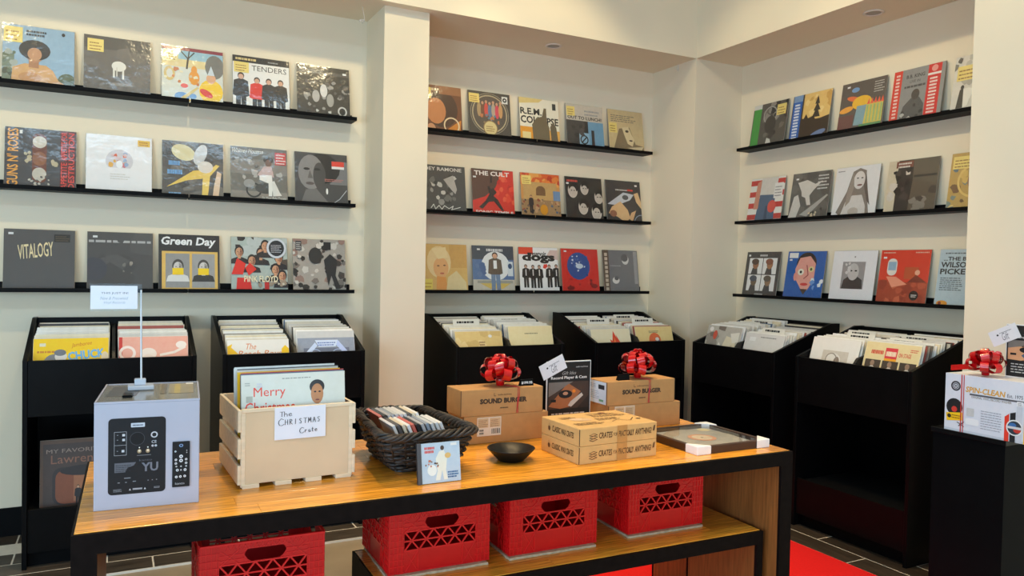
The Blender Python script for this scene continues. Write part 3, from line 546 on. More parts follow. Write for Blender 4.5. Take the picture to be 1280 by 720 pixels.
# ---- right wall, middle row
a = Art((224, 220, 212))
for i in range(4): a.rect(0, .06+.26*i, 1, .18+.26*i, (190, 62, 56))
a.poly(((.3,.6),(.32,1),(.8,1),(.78,.6)), (206, 202, 194)); a.poly(((.24,0),(.32,.62),(.76,.6),(.8,0)), (76, 96, 122)); a.poly(((.5,0),(.52,.36),(.58,.36),(.6,0)), (56, 74, 98)); a.poly(((.16,.3),(.2,.9),(.32,.96),(.3,.3)), (196, 134, 112)); a.ell(.7, .34, .12, .14, (206, 80, 70)); a.rect(.72, .52, .96, .86, (222, 220, 216)); a.lines(.74, .56, .94, .82, 4, (140, 140, 140), .4)
cover(a, 'red and white striped record cover with blue jeans')
a = Art((98, 94, 90)); a.blobs(0, 0, 1, 1, 14, [(110, 106, 100), (84, 80, 76)], .1, .2, 2); a.poly(((.16,.8),(.4,.84),(.62,.74),(.8,.8),(.6,.62),(.5,.5),(.56,.3),(.46,.3),(.4,.46),(.3,.5),(.28,.6)), (206, 200, 192)); a.poly(((0,.0),(.1,.5),(.2,.54),(.3,.3),(.2,0)), (200, 196, 190)); a.lines(.68, .62, .96, .96, 5, (206, 204, 200), .4); a.poly(((.3,.1),(.5,.06),(.98,.48),(.94,.5)), (168, 164, 158)); a.blobs(.5, .05, .9, .2, 8, [(206, 190, 160), (60, 56, 54)], .02, .04, 3); bar_code(a, .1, .86)
cover(a, 'grey record cover with a leaping pale figure')
a = Art((222, 220, 220)); a.poly(((.1,.1),(.3,.5),(.4,.9),(.55,.96),(.7,.9),(.72,.6),(.8,.3),(.86,.02),(.2,.02)), (128, 118, 110)); a.poly(((.2,.0),(.3,.3),(.44,.42),(.66,.42),(.76,.2),(.78,0)), (206, 200, 196)); a.ell(.56, .72, .13, .18, (212, 206, 202)); a.ell(.52, .76, .025, .012, BK); a.ell(.62, .76, .025, .012, BK); a.ell(.58, .62, .06, .018, (120, 80, 76)); a.poly(((.42,.9),(.46,.6),(.4,.3),(.3,.2),(.32,.5)), (150, 138, 128)); a.poly(((.7,.86),(.68,.6),(.78,.3),(.86,.2),(.78,.5)), (90, 82, 78)); a.ell(.5, .1, .12, .08, (180, 170, 160)); a.lines(.04, .92, .2, .95, 1, (120, 120, 120), .6, 0)
cover(a, 'pale grey record cover with a long haired portrait')
a = Art((52, 46, 44)); a.rect(0, 0, .2, 1, (206, 192, 166)); a.poly(((.5,1),(.52,.6),(.48,0),(1,0),(1,1)), (92, 82, 70)); a.blobs(.1, .2, .5, .9, 14, [(206, 196, 184), (36, 32, 32), (70, 62, 58)], .03, .1, 6); a.blobs(.5, .05, 1, .4, 8, [(130, 122, 112), (70, 62, 56)], .05, .1, 3); a.rect(.54, .66, .98, .7, (50, 44, 42)); a.rect(.16, .86, .5, .98, (120, 70, 56)); a.lines(.2, .86, .46, .98, 2, (214, 206, 196), .5)
cover(a, 'dark glossy wrapped record cover with a cream edge')
a = Art((190, 156, 88)); a.blobs(0, 0, 1, 1, 40, [(214, 180, 100), (130, 140, 130), (120, 90, 60), (226, 196, 120), (100, 120, 130)], .04, .09, 9); a.ring(.45, .5, .3, .04, (222, 190, 110)); a.ell(.45, .5, .12, .16, (140, 100, 70)); a.sticker(.04, .72, .5, .22)
cover(a, 'gold and teal ornate record cover at the ledge end')
# ---- right wall, bottom row
a = Art((72, 68, 66)); 
for x in (.1, .52):
    for y in (.12, .5): a.rect(x, y, x+.4, y+.36, (228, 226, 224))
for x, y, h_, s_ in ((.3, .72, (80, 60, 50), (150, 104, 76)), (.72, .72, (130, 80, 60), (160, 112, 80)), (.3, .34, (70, 76, 90), (110, 90, 70)), (.72, .34, (90, 80, 70), (140, 110, 84))): a.poly(((x-.12,y-.22),(x+.08,y-.22),(x+.06,y-.08),(x-.08,y-.08)), (70, 66, 66)); a.ell(x, y, .09, .11, s_); a.ell(x-.02, y+.06, .11, .07, h_)
a.lines(.4, .9, .62, .95, 1, (200, 200, 200), .8, 0); a.lines(.38, .03, .62, .07, 1, (170, 170, 170), .8, 0); a.rect(.06, .9, .12, .94, WH)
cover(a, 'dark record cover divided into four white squares with heads')
a = Art((38, 92, 168)); a.ell(.52, .74, .26, .24, (54, 42, 38)); a.poly(((.24,.62),(.34,.86),(.6,.9),(.76,.74),(.76,.4),(.62,.18),(.48,.16),(.3,.38)), (226, 160, 146)); a.ell(.4, .56, .08, .07, (228, 224, 206)); a.ell(.66, .62, .07, .06, (222, 206, 150)); a.ell(.4, .56, .03, .03, BK); a.ell(.66, .62, .03, .03, (80, 90, 60)); a.stroke([(.54, .7), (.6, .5), (.5, .42)], .02, (150, 60, 60)); a.ell(.52, .3, .1, .03, (206, 60, 60)); a.poly(((.42,.2),(.62,.2),(.54,.08)), (74, 54, 44)); a.blobs(.7, .2, .98, .5, 6, [(222, 226, 230), (110, 150, 206)], .03, .07, 4); a.ell(.27, .46, .05, .09, (226, 150, 136)); a.rect(.04, .86, .28, .97, WH); bar_code(a, .06, .8)
cover(a, 'blue record cover with a large painted pink face')
a = Art((228, 226, 228)); a.rect(.24, .24, .76, .78, (150, 146, 146)); a.poly(((.26,.24),(.3,.42),(.42,.5),(.58,.5),(.72,.42),(.74,.24)), (62, 60, 60)); a.ell(.5, .58, .13, .17, (190, 186, 184)); a.ell(.45, .6, .03, .015, BK); a.ell(.56, .6, .03, .015, BK); a.blobs(.26, .5, .4, .76, 5, [(206, 202, 200)], .03, .06, 2); a.lines(.49, .86, .52, .9, 1, (120, 120, 120), .8, 0)
cover(a, 'white record cover with a grey portrait square in the middle')
a = Art((214, 62, 42)); a.rect(0, 0, 1, .4, (166, 70, 48)); a.blobs(0, 0, 1, .38, 14, [(186, 84, 58), (150, 60, 42), (200, 100, 70)], .06, .14, 4); a.rrect(.16, .52, .36, .84, .09, (226, 216, 206)); a.rect(.18, .62, .34, .78, (150, 176, 196)); a.poly(((.16,.5),(.36,.5),(.6,.36),(.3,.3)), (236, 150, 120)); a.rect(.52, .46, .8, .68, (190, 84, 50)); a.ell(.78, .58, .05, .05, (230, 170, 140)); a.poly(((.6,.4),(.76,.54),(.98,.4)), (130, 56, 42)); a.lines(.05, .94, .3, .97, 1, (230, 180, 160), .7, 0); a.lines(.7, .94, .96, .97, 1, (230, 180, 160), .7, 0); a.ell(.76, .16, .09, .09, (40, 34, 34)); a.lines(.71, .13, .82, .19, 2, (220, 210, 206), .5); bar_code(a, .06, .84)
cover(a, 'red orange record cover of a room with an arched white window')
a = Art((178, 196, 206)); a.lines(.1, .92, .5, .95, 1, (90, 100, 106), .7, 0); a.text('...THE BEST OF', .08, .8, .07, (44, 46, 50), w=.78, bold=.03); a.text('WILSON', .04, .68, .1, (44, 46, 50), w=.56, bold=.03); a.text('PICKETT', .04, .56, .1, (44, 46, 50), w=.66, bold=.03); a.lines(.06, .28, .5, .52, 7, (70, 80, 88), .4); a.ell(.98, .58, .2, .26, (226, 216, 206)); a.ell(1, .42, .16, .2, (150, 104, 80)); a.ell(.14, .05, .1, .05, (226, 150, 40)); a.ell(.1, .05, .03, .03, (140, 50, 30))
cover(a, 'pale blue record cover with black capitals and a white hat at the ledge end')

FILM = bpy.data.materials.new('clear_film'); FILM.use_nodes = True
_nt = FILM.node_tree; _N = _nt.nodes; _N.remove(_N['Principled BSDF']); _L = _nt.links
_tr = _N.new('ShaderNodeBsdfTransparent'); _gl = _N.new('ShaderNodeBsdfGlossy'); _gl.inputs['Roughness'].default_value = .14
_tc = _N.new('ShaderNodeTexCoord'); _oi = _N.new('ShaderNodeObjectInfo'); _ad = _N.new('ShaderNodeVectorMath'); _ad.operation = 'ADD'
_nz = _N.new('ShaderNodeTexNoise'); _nz.inputs['Scale'].default_value = 9; _nz.inputs['Detail'].default_value = 3
_bp = _N.new('ShaderNodeBump'); _bp.inputs['Strength'].default_value = .3; _bp.inputs['Distance'].default_value = .02
_L.new(_tc.outputs['Object'], _ad.inputs[0]); _L.new(_oi.outputs['Location'], _ad.inputs[1]); _L.new(_ad.outputs[0], _nz.inputs['Vector']); _L.new(_nz.outputs['Fac'], _bp.inputs['Height']); _L.new(_bp.outputs[0], _gl.inputs['Normal'])
_mx = _N.new('ShaderNodeMixShader'); _mx.inputs[0].default_value = .035; _L.new(_tr.outputs[0], _mx.inputs[1]); _L.new(_gl.outputs[0], _mx.inputs[2]); _L.new(_mx.outputs[0], _N['Material Output'].inputs[0])
_fm = MB(); _fm.v = [Vector(p) for p in ((-SL/2-.003, -.0035, -.0), (SL/2+.003, -.0035, -.0), (SL/2+.003, -.0035, SL+.003), (-SL/2-.003, -.0035, SL+.003))]; _fm.f = [(0, 1, 2, 3)]
film_me = _fm.mesh('plastic_sleeve', FILM)
_PLAC = []   # (wall, row, [pixel centres of sleeve bottoms])
LW = ((48, 146.5, 241, 327, 405), (50.5, 149, 241.5, 324.5, 402.5), (49, 150.5, 237, 325, 400))
MW = ((None, 613, 675.5, 732.5, 784), (None, 617.5, 677, 731.5, 781), (None, 618, 675, 726.5, 777.5))
MR = (578, 583, 585)
RWL = ((936, 984.5, 1045, 1109, 1185), (932.5, 984, 1038, 1103, 1181), (927, 978, 1035, 1094, 1167))
_ci = 0
def shelf_record(P, rz, row, grp):
    global _ci
    art, lab = CV[_ci]; _ci += 1
    o = obj('vinyl_record', sleeve_me); o.location = P; o.rotation_euler = (-math.atan2(.05, SL), 0, rz)
    o.rotation_mode = 'XYZ'
    tag(o, lab, 'record', grp)
    a_ = art.build('cover_print', o, (-SL/2+.001, 0, .001), (SL-.002, 0, 0), (0, 0, SL-.002), PGLOSS)
    obj('plastic_sleeve', film_me, o)
    return o
for r in range(3):
    for px in LW[r]:
        p = on_y(px, (150, 250, 361)[r], YL-.06)
        shelf_record((p.x, YL-.066, LZ[r]-.012), 0, r, 'records on the ledges left of the pillar')
for r in range(3):
    for k, px in enumerate(MW[r]):
        if px is None: x = on_y(MR[r], (170, 265, 362)[r], YM-.06).x-SL/2
        else: x = on_y(px, (185, 275, 364)[r], YM-.06).x
        shelf_record((x, YM-.066, LZ[r]-.012), 0, r, 'records on the ledges between pillar and corner')
for r in range(3):
    for px in RWL[r]:
        p = on_x(px, (180, 275, 370)[r], XR-.066)
        shelf_record((XR-.066, p.y-SL/2, LZ[r]-.012), -math.pi/2, r, 'records on the ledges of the right wall')
# ---------------------------------------------------------------- record bins
BW, BD, FH, BH, TH = .735, .545, .96, 1.125, .02
def panel(b, name, m, parent): return b.build(name, m, parent, bevel=.0012)
def record_bin(loc, rz, w, lab):
    t = empty('record_bin', loc, rz, lab, 'record bin', 'black record bins along the walls')
    prof = [(0, 0), (BD, 0), (BD, BH), (BD-.07, BH), (0, FH)]
    for x in (0, w-TH): panel(MB().prism(prof, 0, x, x+TH), 'side_panel', BLACK, t)
    panel(MB().box(TH, w-TH, BD-.02, BD-.003, .06, BH-.003), 'back_panel', BLACK, t)
    panel(MB().box(TH, w-TH, .004, .02, .70, FH-.002), 'front_panel', BLACK, t)
    panel(MB().prism([(.02, .701), (BD-.02, .735), (BD-.02, .75), (.02, .716)], 0, TH, w-TH), 'tray_floor', BLACKIN, t)
    panel(MB().prism([(.02, .716), (BD-.02, .751), (BD-.02, 1.085), (.06, .985), (.02, .94)], 0, w/2-.008, w/2+.008), 'divider', BLACKIN, t)
    panel(MB().box(TH, w-TH, .03, BD-.02, .24, .256), 'cubby_shelf', BLACKIN, t)
    panel(MB().box(TH, w-TH, .012, .03, .07, .272), 'lower_panel', BLACK, t)
    panel(MB().box(TH, w-TH, .05, .066, 0, .07), 'kick_board', BLACK, t)
    return t
BINS = [((-.365, 4.10), 0, .735, 'black record bin beside the black baseboard, with yellow and pink front covers'),
        ((.491, 4.10), 0, .736, 'black record bin left of the pillar, with white and electric blue front covers'),
        ((1.772, 4.10), 0, .733, 'black record bin right of the pillar, with two plain cream front covers'),
        ((2.733, 4.10), 0, .733, 'black record bin in the corner, with flame and sun front covers'),
        ((3.432, 3.988), -math.pi/2, .718, 'black record bin by the corner column, with paper strewn and plain grey front covers'),
        ((3.432, 3.115), -math.pi/2, .718, 'black record bin by the right wall end, with white and three photo front covers')]
bins = [record_bin((x, y, 0), rz, w, lab) for (x, y), rz, w, lab in BINS]
# records filed in the bins
SLV = {}
def thin_sleeve(col):
    if col not in SLV:
        SLV[col] = MB().box(-.1565, .1565, 0, .0036, 0, .313).mesh('vinyl_record', mat('sleeve_%d_%d_%d' % col, col, .3, .06, 40, coat=.3))
    return SLV[col]
PALE = [(232, 229, 222), (224, 220, 210), (236, 234, 228), (218, 210, 194), (208, 204, 198), (228, 216, 188), (240, 238, 235)]
DARKS = [(120, 110, 100), (84, 80, 78), (170, 90, 80), (96, 120, 150), (60, 56, 56), (150, 140, 128)]
FR = []
a = Art((246, 200, 20)); a.rect(.08, .88, .16, .93, (226, 220, 190)); a.text('Jamboree', .5, .84, .08, (206, 110, 30), w=.28, shear=.3, rot=8); a.lines(.05, .78, .4, .84, 1, (206, 130, 40), .5, 0); a.text('CHUCK', .46, .645, .14, (110, 176, 220), w=.5, bold=.04, rot=6); a.ell(.28, .64, .14, .12, (130, 130, 130)); a.ell(.36, .72, .08, .08, (226, 216, 206)); a.ell(.35, .78, .08, .05, (120, 120, 124)); a.ell(.95, .7, .05, .08, (230, 206, 170))
FR.append((0, 0, a, 'yellow record cover with blue lettering at the front of the bin by the baseboard', (1.049, 1.098)))
a = Art((236, 170, 150)); a.rect(0, 0, .05, 1, (206, 60, 50)); a.ring(.12, .74, .12, .04, (246, 226, 214)); a.ell(.42, .72, .12, .1, (244, 224, 210)); a.ell(.42, .6, .09, .12, (240, 216, 200)); a.stroke([(.6, .7), (.8, .74), (.95, .82)], .04, (246, 226, 212)); a.ell(.9, .86, .08, .06, (246, 230, 220))
FR.append((0, 1, a, 'salmon pink record cover with pale swirls at the front of its bin', (1.049, 1.1)))
a = Art((236, 232, 226)); a.poly(((0,.4),(0,.9),(.08,.94),(.06,.88),(.14,.8),(.34,.6),(.34,.4)), (246, 200, 30)); a.poly(((.86,.4),(.88,.84),(.94,.9),(1,.84),(1,.4)), (246, 200, 30)); a.text('The', .3, .84, .1, (222, 130, 60), w=.16, shear=.3); a.text('Beach Boys', .16, .68, .14, (222, 130, 60), w=.72, shear=.3)
FR.append((1, 0, a, 'white record cover with orange script lettering at the front of its bin', (1.02, 1.1)))
a = Art((150, 158, 176)); a.rect(0, .88, 1, 1, (206, 206, 206)); a.rect(.1, .5, .9, .7, (110, 118, 140)); a.poly(((.02,.5),(.3,.8),(.34,.74),(.1,.48)), (206, 220, 250)); a.poly(((.98,.5),(.7,.84),(.64,.78),(.9,.48)), (190, 206, 250)); a.poly(((.3,.84),(.7,.84),(.66,.72),(.36,.72)), (214, 226, 250)); a.ring(.3, .56, .12, .012, (180, 200, 240)); a.ring(.7, .56, .12, .012, (180, 200, 240)); a.lines(.34, .74, .66, .82, 2, (110, 130, 190), .5)
FR.append((1, 1, a, 'electric blue and white record cover at the front of its bin', (1.06, 1.1)))
a = Art((222, 194, 130)); a.blobs(0, .4, 1, 1, 10, [(230, 206, 150), (210, 180, 116)], .08, .16, 3); a.lines(.5, .72, .62, .82, 2, (150, 110, 70), .5); a.rect(.5, .62, .66, .64, (130, 90, 50)); a.ell(.74, .9, .04, .03, WH)
FR.append((2, 0, a, 'tan record cover with tiny lettering at the front of its bin', (1.04, 1.1)))
a = Art((232, 218, 172)); a.lines(.36, .84, .66, .87, 1, (150, 140, 110), .7, 0); a.rect(.6, .5, .64, .52, (190, 150, 100))
FR.append((2, 1, a, 'plain cream record cover with one tiny line at the front of its bin', (1.066, 1.105)))
a = Art((234, 222, 190)); a.poly(((.5,.64),(.46,.78),(.52,.74),(.56,.96),(.64,.8),(.62,.88),(.72,.7),(.7,.6)), (222, 70, 44)); a.poly(((.54,.64),(.58,.82),(.64,.62)), (240, 130, 70)); a.ell(.58, .6, .3, .06, (120, 150, 196)); a.ell(.58, .57, .2, .05, (80, 110, 170))
FR.append((3, 0, a, 'cream record cover with a red flame at the front of its bin', (1.037, 1.095)))
a = Art((230, 204, 140)); a.lines(.36, .86, .62, .92, 2, (120, 110, 90), .5); a.ell(.5, .7, .16, .16, (226, 110, 64)); a.poly(((.46,.5),(.5,.68),(.6,.72),(.7,.58),(.72,.48)), (70, 110, 160)); a.ell(.56, .72, .05, .04, (226, 220, 210)); a.ell(.3, .58, .06, .05, (210, 206, 190))
FR.append((3, 1, a, 'yellowish record cover with an orange disc and blue wave at the front of its bin', (1.047, 1.1)))
a = Art((186, 182, 172)); a.blobs(0, .5, .5, 1, 8, [(150, 144, 136), (120, 112, 104)], .08, .15, 3); a.ell(.26, .8, .06, .1, (206, 90, 70)); a.ell(.12, .92, .06, .05, WH); a.poly(((0,.3),(.1,.6),(.34,.4),(.3,.2)), (226, 222, 212)); a.poly(((.3,.4),(.42,.66),(.56,.5),(.46,.3)), (232, 228, 220)); a.ell(.44, .42, .03, .05, BK); a.poly(((.5,.5),(.6,.8),(.86,.76),(.98,.3),(.6,.3)), (226, 216, 190)); a.poly(((.6,.5),(.8,.62),(.9,.4)), (206, 190, 156)); a.poly(((.7,.86),(.95,.9),(.96,.7),(.8,.66)), (230, 226, 214))
FR.append((4, 0, a, 'grey record cover strewn with pale papers at the front of its bin', (1.074, 1.11)))
a = Art((216, 214, 212)); a.rect(.12, .84, .28, .92, (232, 232, 232)); a.lines(.4, .92, .8, .95, 1, (120, 120, 120), .6, 0)
FR.append((4, 1, a, 'plain pale grey record cover at the front of its bin', (1.053, 1.1)))
a = Art((230, 226, 220)); a.rect(.26, .42, .8, .78, (206, 196, 184)); a.ell(.5, .6, .16, .14, (226, 220, 212)); a.ell(.58, .58, .06, .1, (140, 124, 110)); a.ring(.46, .62, .12, .02, (150, 140, 130))
FR.append((5, 0, a, 'white record cover with a faded photo square at the front of its bin', (1.072, 1.1)))
a = Art((226, 206, 156)); a.lines(.12, .8, .35, .88, 1, (206, 80, 60), .8, 0); a.rect(.38, .7, .6, .92, (214, 60, 70)); a.rect(.38, .7, .6, .74, (232, 160, 40)); a.lines(.4, .78, .58, .88, 1, (240, 220, 190), .8, 0); a.text('ON STAGE', .63, .78, .07, (206, 80, 60), w=.22, bold=.02); a.lines(.82, .88, .96, .94, 2, (206, 90, 70), .5)
for x in (.04, .36, .68):
    a.rect(x, .4, x+.29, .7, (70, 58, 50)); a.poly(((x+.05,.4),(x+.08,.56),(x+.14,.61),(x+.2,.56),(x+.23,.4)), (214, 210, 204)); a.ell(x+.14, .64, .04, .05, (150, 120, 100))
FR.append((5, 1, a, 'cream record cover with red lettering and dark photo panels at the front of its bin', (1.078, 1.105)))
COLN = ('yellow', 'pink', 'white and orange', 'electric blue', 'tan', 'plain cream', 'flame', 'orange disc', 'paper strewn', 'plain pale grey', 'faded photo', 'three photo panel')
LEAN = math.radians(17)
rnd = random.Random(11)
for ci, (bi, side, art, lab, (zf, zb)) in enumerate(FR):
    (bx, by), rz, w, _ = BINS[bi]
    M = Matrix.Translation((bx, by, 0)) @ Matrix.Rotation(rz, 4, 'Z')
    xc = w*.25+.006 if side == 0 else w*.75-.006
    yf, yb, n = .115, .50, 21
    for i in range(n):
        t = i/(n-1); first = i == 0
        dark = rnd.random() < ((.24 if side else .12) if bi else .04)
        col = (40, 40, 40) if first and False else rnd.choice(DARKS if dark and not first else PALE)
        ang = LEAN*(1-.55*t)+(rnd.random()-.5)*.024*(not first)
        yt = yf+(yb-yf)*t; zt = zf+(zb-zf)*t+(rnd.random()-.6)*.016*(not first)
        yb_ = max(yt-.313*math.sin(ang), .024); zb_ = max(zt-.313*math.cos(ang), .718+.035*yb_/BD)
        o = obj('vinyl_record', thin_sleeve(col))
        p = M @ Vector((xc+(rnd.random()-.5)*.008*(not first), yb_, zb_)); o.location = p; o.rotation_euler = (-ang, 0, rz)
        if first:
            tag(o, lab, 'record', 'front covers in the record bins')
            art.build('cover_print', o, (-.1555, 0, .001), (.311, 0, 0), (0, 0, .311), PGLOSS)
        else: tag(o, f'thin record sleeve filed in the bin behind the {COLN[ci]} front cover', 'record', f'records filed behind the {COLN[ci]} cover')
# white divider cards standing among the records
dcard = MB().box(-.09, .09, 0, .0012, 0, .33).mesh('divider_card', CARD)
for bi, side, t in ((2, 0, .425), (2, 1, .55), (3, 0, .35), (3, 1, .3), (3, 1, .7), (4, 0, .5), (4, 0, .75), (4, 1, .12), (5, 0, .35), (5, 0, .6), (5, 1, .3), (5, 1, .62)):
    t = (int(t*20)+.62)/20
    (bx, by), rz, w, _ = BINS[bi]; M = Matrix.Translation((bx, by, 0)) @ Matrix.Rotation(rz, 4, 'Z')
    xc = (w*.25 if side == 0 else w*.75)+rnd.uniform(-.05, .05); ang = LEAN*(1-.55*t); yt = .115+.385*t; zt = 1.07+.04*t
    o = obj('divider_card', dcard); o.location = M @ Vector((xc, yt-.33*math.sin(ang)+.004, zt-.33*math.cos(ang)+.012)); o.rotation_euler = (-ang, 0, rz)
    tag(o, f'white paper divider card among records in the bin with the {COLN[bi*2+side]} front cover', 'divider card', 'white divider cards in the record bins')
    Art(None).lines(.1, .1, .9, .8, 1, BK, .9, .3).build('lettering', o, (-.08, 0, .305), (.16, 0, 0), (0, 0, .02), PMATTE)
# one record in the cubby below
a = Art((92, 70, 56)); a.rect(.04, .0, 1, .94, (70, 58, 54)); a.text('MY FAVORITES', .08, .8, .06, (150, 130, 116), w=.8); a.text('Lawrence', .14, .64, .13, (140, 96, 76), w=.74); a.rrect(.16, .02, .98, .58, .12, (52, 46, 46)); a.rrect(.2, .03, .96, .54, .12, (126, 74, 52)); a.rect(.44, .06, .9, .48, (150, 100, 72)); a.ell(.6, .52, .34, .08, (44, 40, 42)); a.man(.5, 0, .3, (40, 38, 40), BK, (190, 150, 120), BK); a.blobs(.56, .06, .94, .24, 16, [(190, 140, 110), (100, 60, 46), (60, 44, 40)], .02, .04, 3)
o = obj('vinyl_record', sleeve_me); o.location = (-.144, 4.17, .258); o.rotation_euler = (-.06, 0, 0)
tag(o, 'brown record cover standing in the open cubby under the yellow record bin', 'record')
a.build('cover_print', o, (-SL/2+.001, 0, .001), (SL-.002, 0, 0), (0, 0, SL-.002), PGLOSS)

# ---------------------------------------------------------------- tables
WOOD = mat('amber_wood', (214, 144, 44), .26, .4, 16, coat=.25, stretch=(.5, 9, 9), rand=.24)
WOODV = mat('amber_wood_in_shade', (140, 84, 40), .4, .3, 14, stretch=(9, 9, .5), rand=.1)  # same wood darkened: the shadow under the table is put into its colour
STEEL = mat('dark_brown_steel', (20, 15, 14), .5, .25, 40, bump=.1, spec=.05)
def wood_table(name, loc, rz, L, D, H, t, leg, lab, planks, cat='table'):
    tb = empty(name, loc, rz, lab, cat)
    for y0, y1 in ((0, .012), (D-.012, D)):
        f = MB(); f.box(0, L, y0, y1, H-t, H-.002); f.box(0, leg, y0, y1, .0034, H-t); f.box(L-leg, L, y0, y1, .0034, H-t)
        f.build('edge_frame', STEEL, tb)
    for x in (0, L-.006): MB().box(x, x+.006, .012, D-.012, .0034, H-.002).build('end_plate', STEEL, tb)
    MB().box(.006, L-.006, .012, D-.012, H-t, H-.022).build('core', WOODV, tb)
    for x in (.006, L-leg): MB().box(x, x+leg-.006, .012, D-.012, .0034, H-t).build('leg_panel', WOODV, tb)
    R = random.Random(len(lab)); pw = (D-.024)/planks; cache = {}
    for i in range(planks):
        x = .006-R.random()*.5
        while x < L-.006:
            ln = R.uniform(.45, .8); x0, x1 = max(x, .006), min(x+ln, L-.006); x += ln
            if x1-x0 < .03: continue
            o = MB().box(x0+.0002, x1-.0002, .012+pw*i+.0002, .012+pw*(i+1)-.0002, H-.022, H).build('plank', WOOD, tb, bevel=.0005)
    return tb
TZ = .765
RT = -math.atan2(.047, 2.335)
wood_table('display_table', (-.087, 2.087, 0), RT, 2.337, .765, TZ, .052, .056, 'long amber wood table with dark steel edges holding the displays', 9)
wood_table('nesting_table', (.713, 2.125, 0), RT, 1.455, .40, .46, .05, .03, 'low amber wood table nested under the long one, holding red crates', 5)
wood_table('low_bench', (.2, 2.20, 0), RT, .37, .32, .445, .04, .03, 'small low wooden bench under the red crate by the white speaker box', 4, 'bench')

# ---------------------------------------------------------------- red crates
RED = mat('red_plastic', (204, 5, 11), .35, .06, 20)
REDS = mat('red_plastic_edge', (222, 24, 26), .35, .05, 20)
CW, CD, CH = .342, .30, .188
def crate_wall(b, r, W_, H_, M):
    """lattice wall in the x-z plane, y = 0 outside; M places it; b gets the sheet, r the raised ribs"""
    N3 = M.to_3x3() @ Vector((0, 1, 0))
    def bx(q, u0, u1, v0, v1, d0=.0, d1=.005): q.box(u0*W_, u1*W_, d0, d1, v0*H_, v1*H_, M)
    def pz(pts, d0=.002, d1=.005):
        k = len(b.v); b.prism([(u*W_, v*H_) for u, v in pts], 1, d0, d1)
        for i in range(k, len(b.v)): b.v[i] = M @ b.v[i]
    bx(b, 0, .15, 0, 1, .002); bx(b, .85, 1, 0, 1, .002); bx(b, .15, .85, 0, .37, .002); bx(b, .15, .85, .89, 1, .002)
    pz([(.15,.69),(.41,.69),(.37,.74),(.345,.81),(.355,.86),(.37,.89),(.15,.89)]); pz([(.85,.69),(.85,.89),(.655,.89),(.67,.86),(.68,.81),(.655,.74),(.615,.69)])
    def br(q, p, e, w=.0045, d=.0025, t=.005): q.bar(M @ Vector((p[0]*W_, d, p[1]*H_)), M @ Vector((e[0]*W_, d, e[1]*H_)), w, t, N3)
    br(r, (.15, .53), (.85, .53)); br(r, (.15, .69), (.85, .69)); br(r, (.15, .37), (.85, .37))
    n = 5; du = .70/n
    for i in range(n):
        u = .15+du*i
        br(r, (u, .69), (u+du/2, .53)); br(r, (u+du/2, .53), (u+du, .69)); br(r, (u, .37), (u+du/2, .53)); br(r, (u+du/2, .53), (u+du, .37))
    for u in (.012, .05, .09, .13, .87, .91, .95, .988): bx(r, u-.003, u+.003, 0, 1, -.0005, .003)
    for k in range(10):
        v = .02+.107*k; bx(r, 0, .15, v-.006, v+.006, -.0005, .003); bx(r, .85, 1, v-.006, v+.006, -.0005, .003)
    for (p, q) in (((.16, .9), (.30, .69)), ((.16, .69), (.30, .9)), ((.70, .69), (.84, .9)), ((.70, .9), (.84, .69)), ((.16, .02), (.28, .36)), ((.16, .36), (.28, .02)), ((.72, .02), (.84, .36)), ((.72, .36), (.84, .02))):
        br(r, p, q, .0022, .001, .003)
    for v in (.76, .83): br(r, (.15, v), (.345, v), .002, .001, .003); br(r, (.68, v), (.85, v), .002, .001, .003)
    for k in range(14):
        u = .2+.045*k
        br(r, (u, .905), (u+.03, .985), .0018, .001, .003); br(r, (u, .985), (u+.03, .905), .0018, .001, .003)
    for u in (.28, .72): br(r, (u, .02), (u, .36), .0025, .001, .003)
    br(r, (.28, .02), (.72, .02), .0025, .001, .003)
def crate_meshes():
    out = []
    for nm, W_, M in (('front_wall', CW, Matrix.Identity(4)), ('back_wall', CW, Matrix.Translation((CW, CD, 0)) @ Matrix.Rotation(math.pi, 4, 'Z')),
                      ('side_wall', CD-.012, Matrix.Translation((0, CD-.006, 0)) @ Matrix.Rotation(-math.pi/2, 4, 'Z')), ('side_wall', CD-.012, Matrix.Translation((CW, .006, 0)) @ Matrix.Rotation(math.pi/2, 4, 'Z'))):
        b, r = MB(), MB(); crate_wall(b, r, W_, CH, M)
        if nm == 'side_wall': b.box(.02, CD-.03, .0038, .005, .02, .13, M)
        out += [(nm, b.mesh(nm, RED)), ('ribs', r.mesh('ribs', REDS))]
    out.append(('bottom', MB().box(.005, CW-.005, .005, CD-.005, .002, .006).mesh('bottom', RED)))
    for x0, x1, y0, y1 in ((0, CW, -.002, .008), (0, CW, CD-.008, CD+.002), (-.002, .008, .008, CD-.008), (CW-.008, CW+.002, .008, CD-.008)): out.append(('rim', MB().box(x0, x1, y0, y1, CH-.004, CH+.003).mesh('rim', REDS, .001)))
    return out
CM = crate_meshes()
PAD = mat('grey_felt_pad', (190, 172, 142), .95, .2, 60, bump=.4)
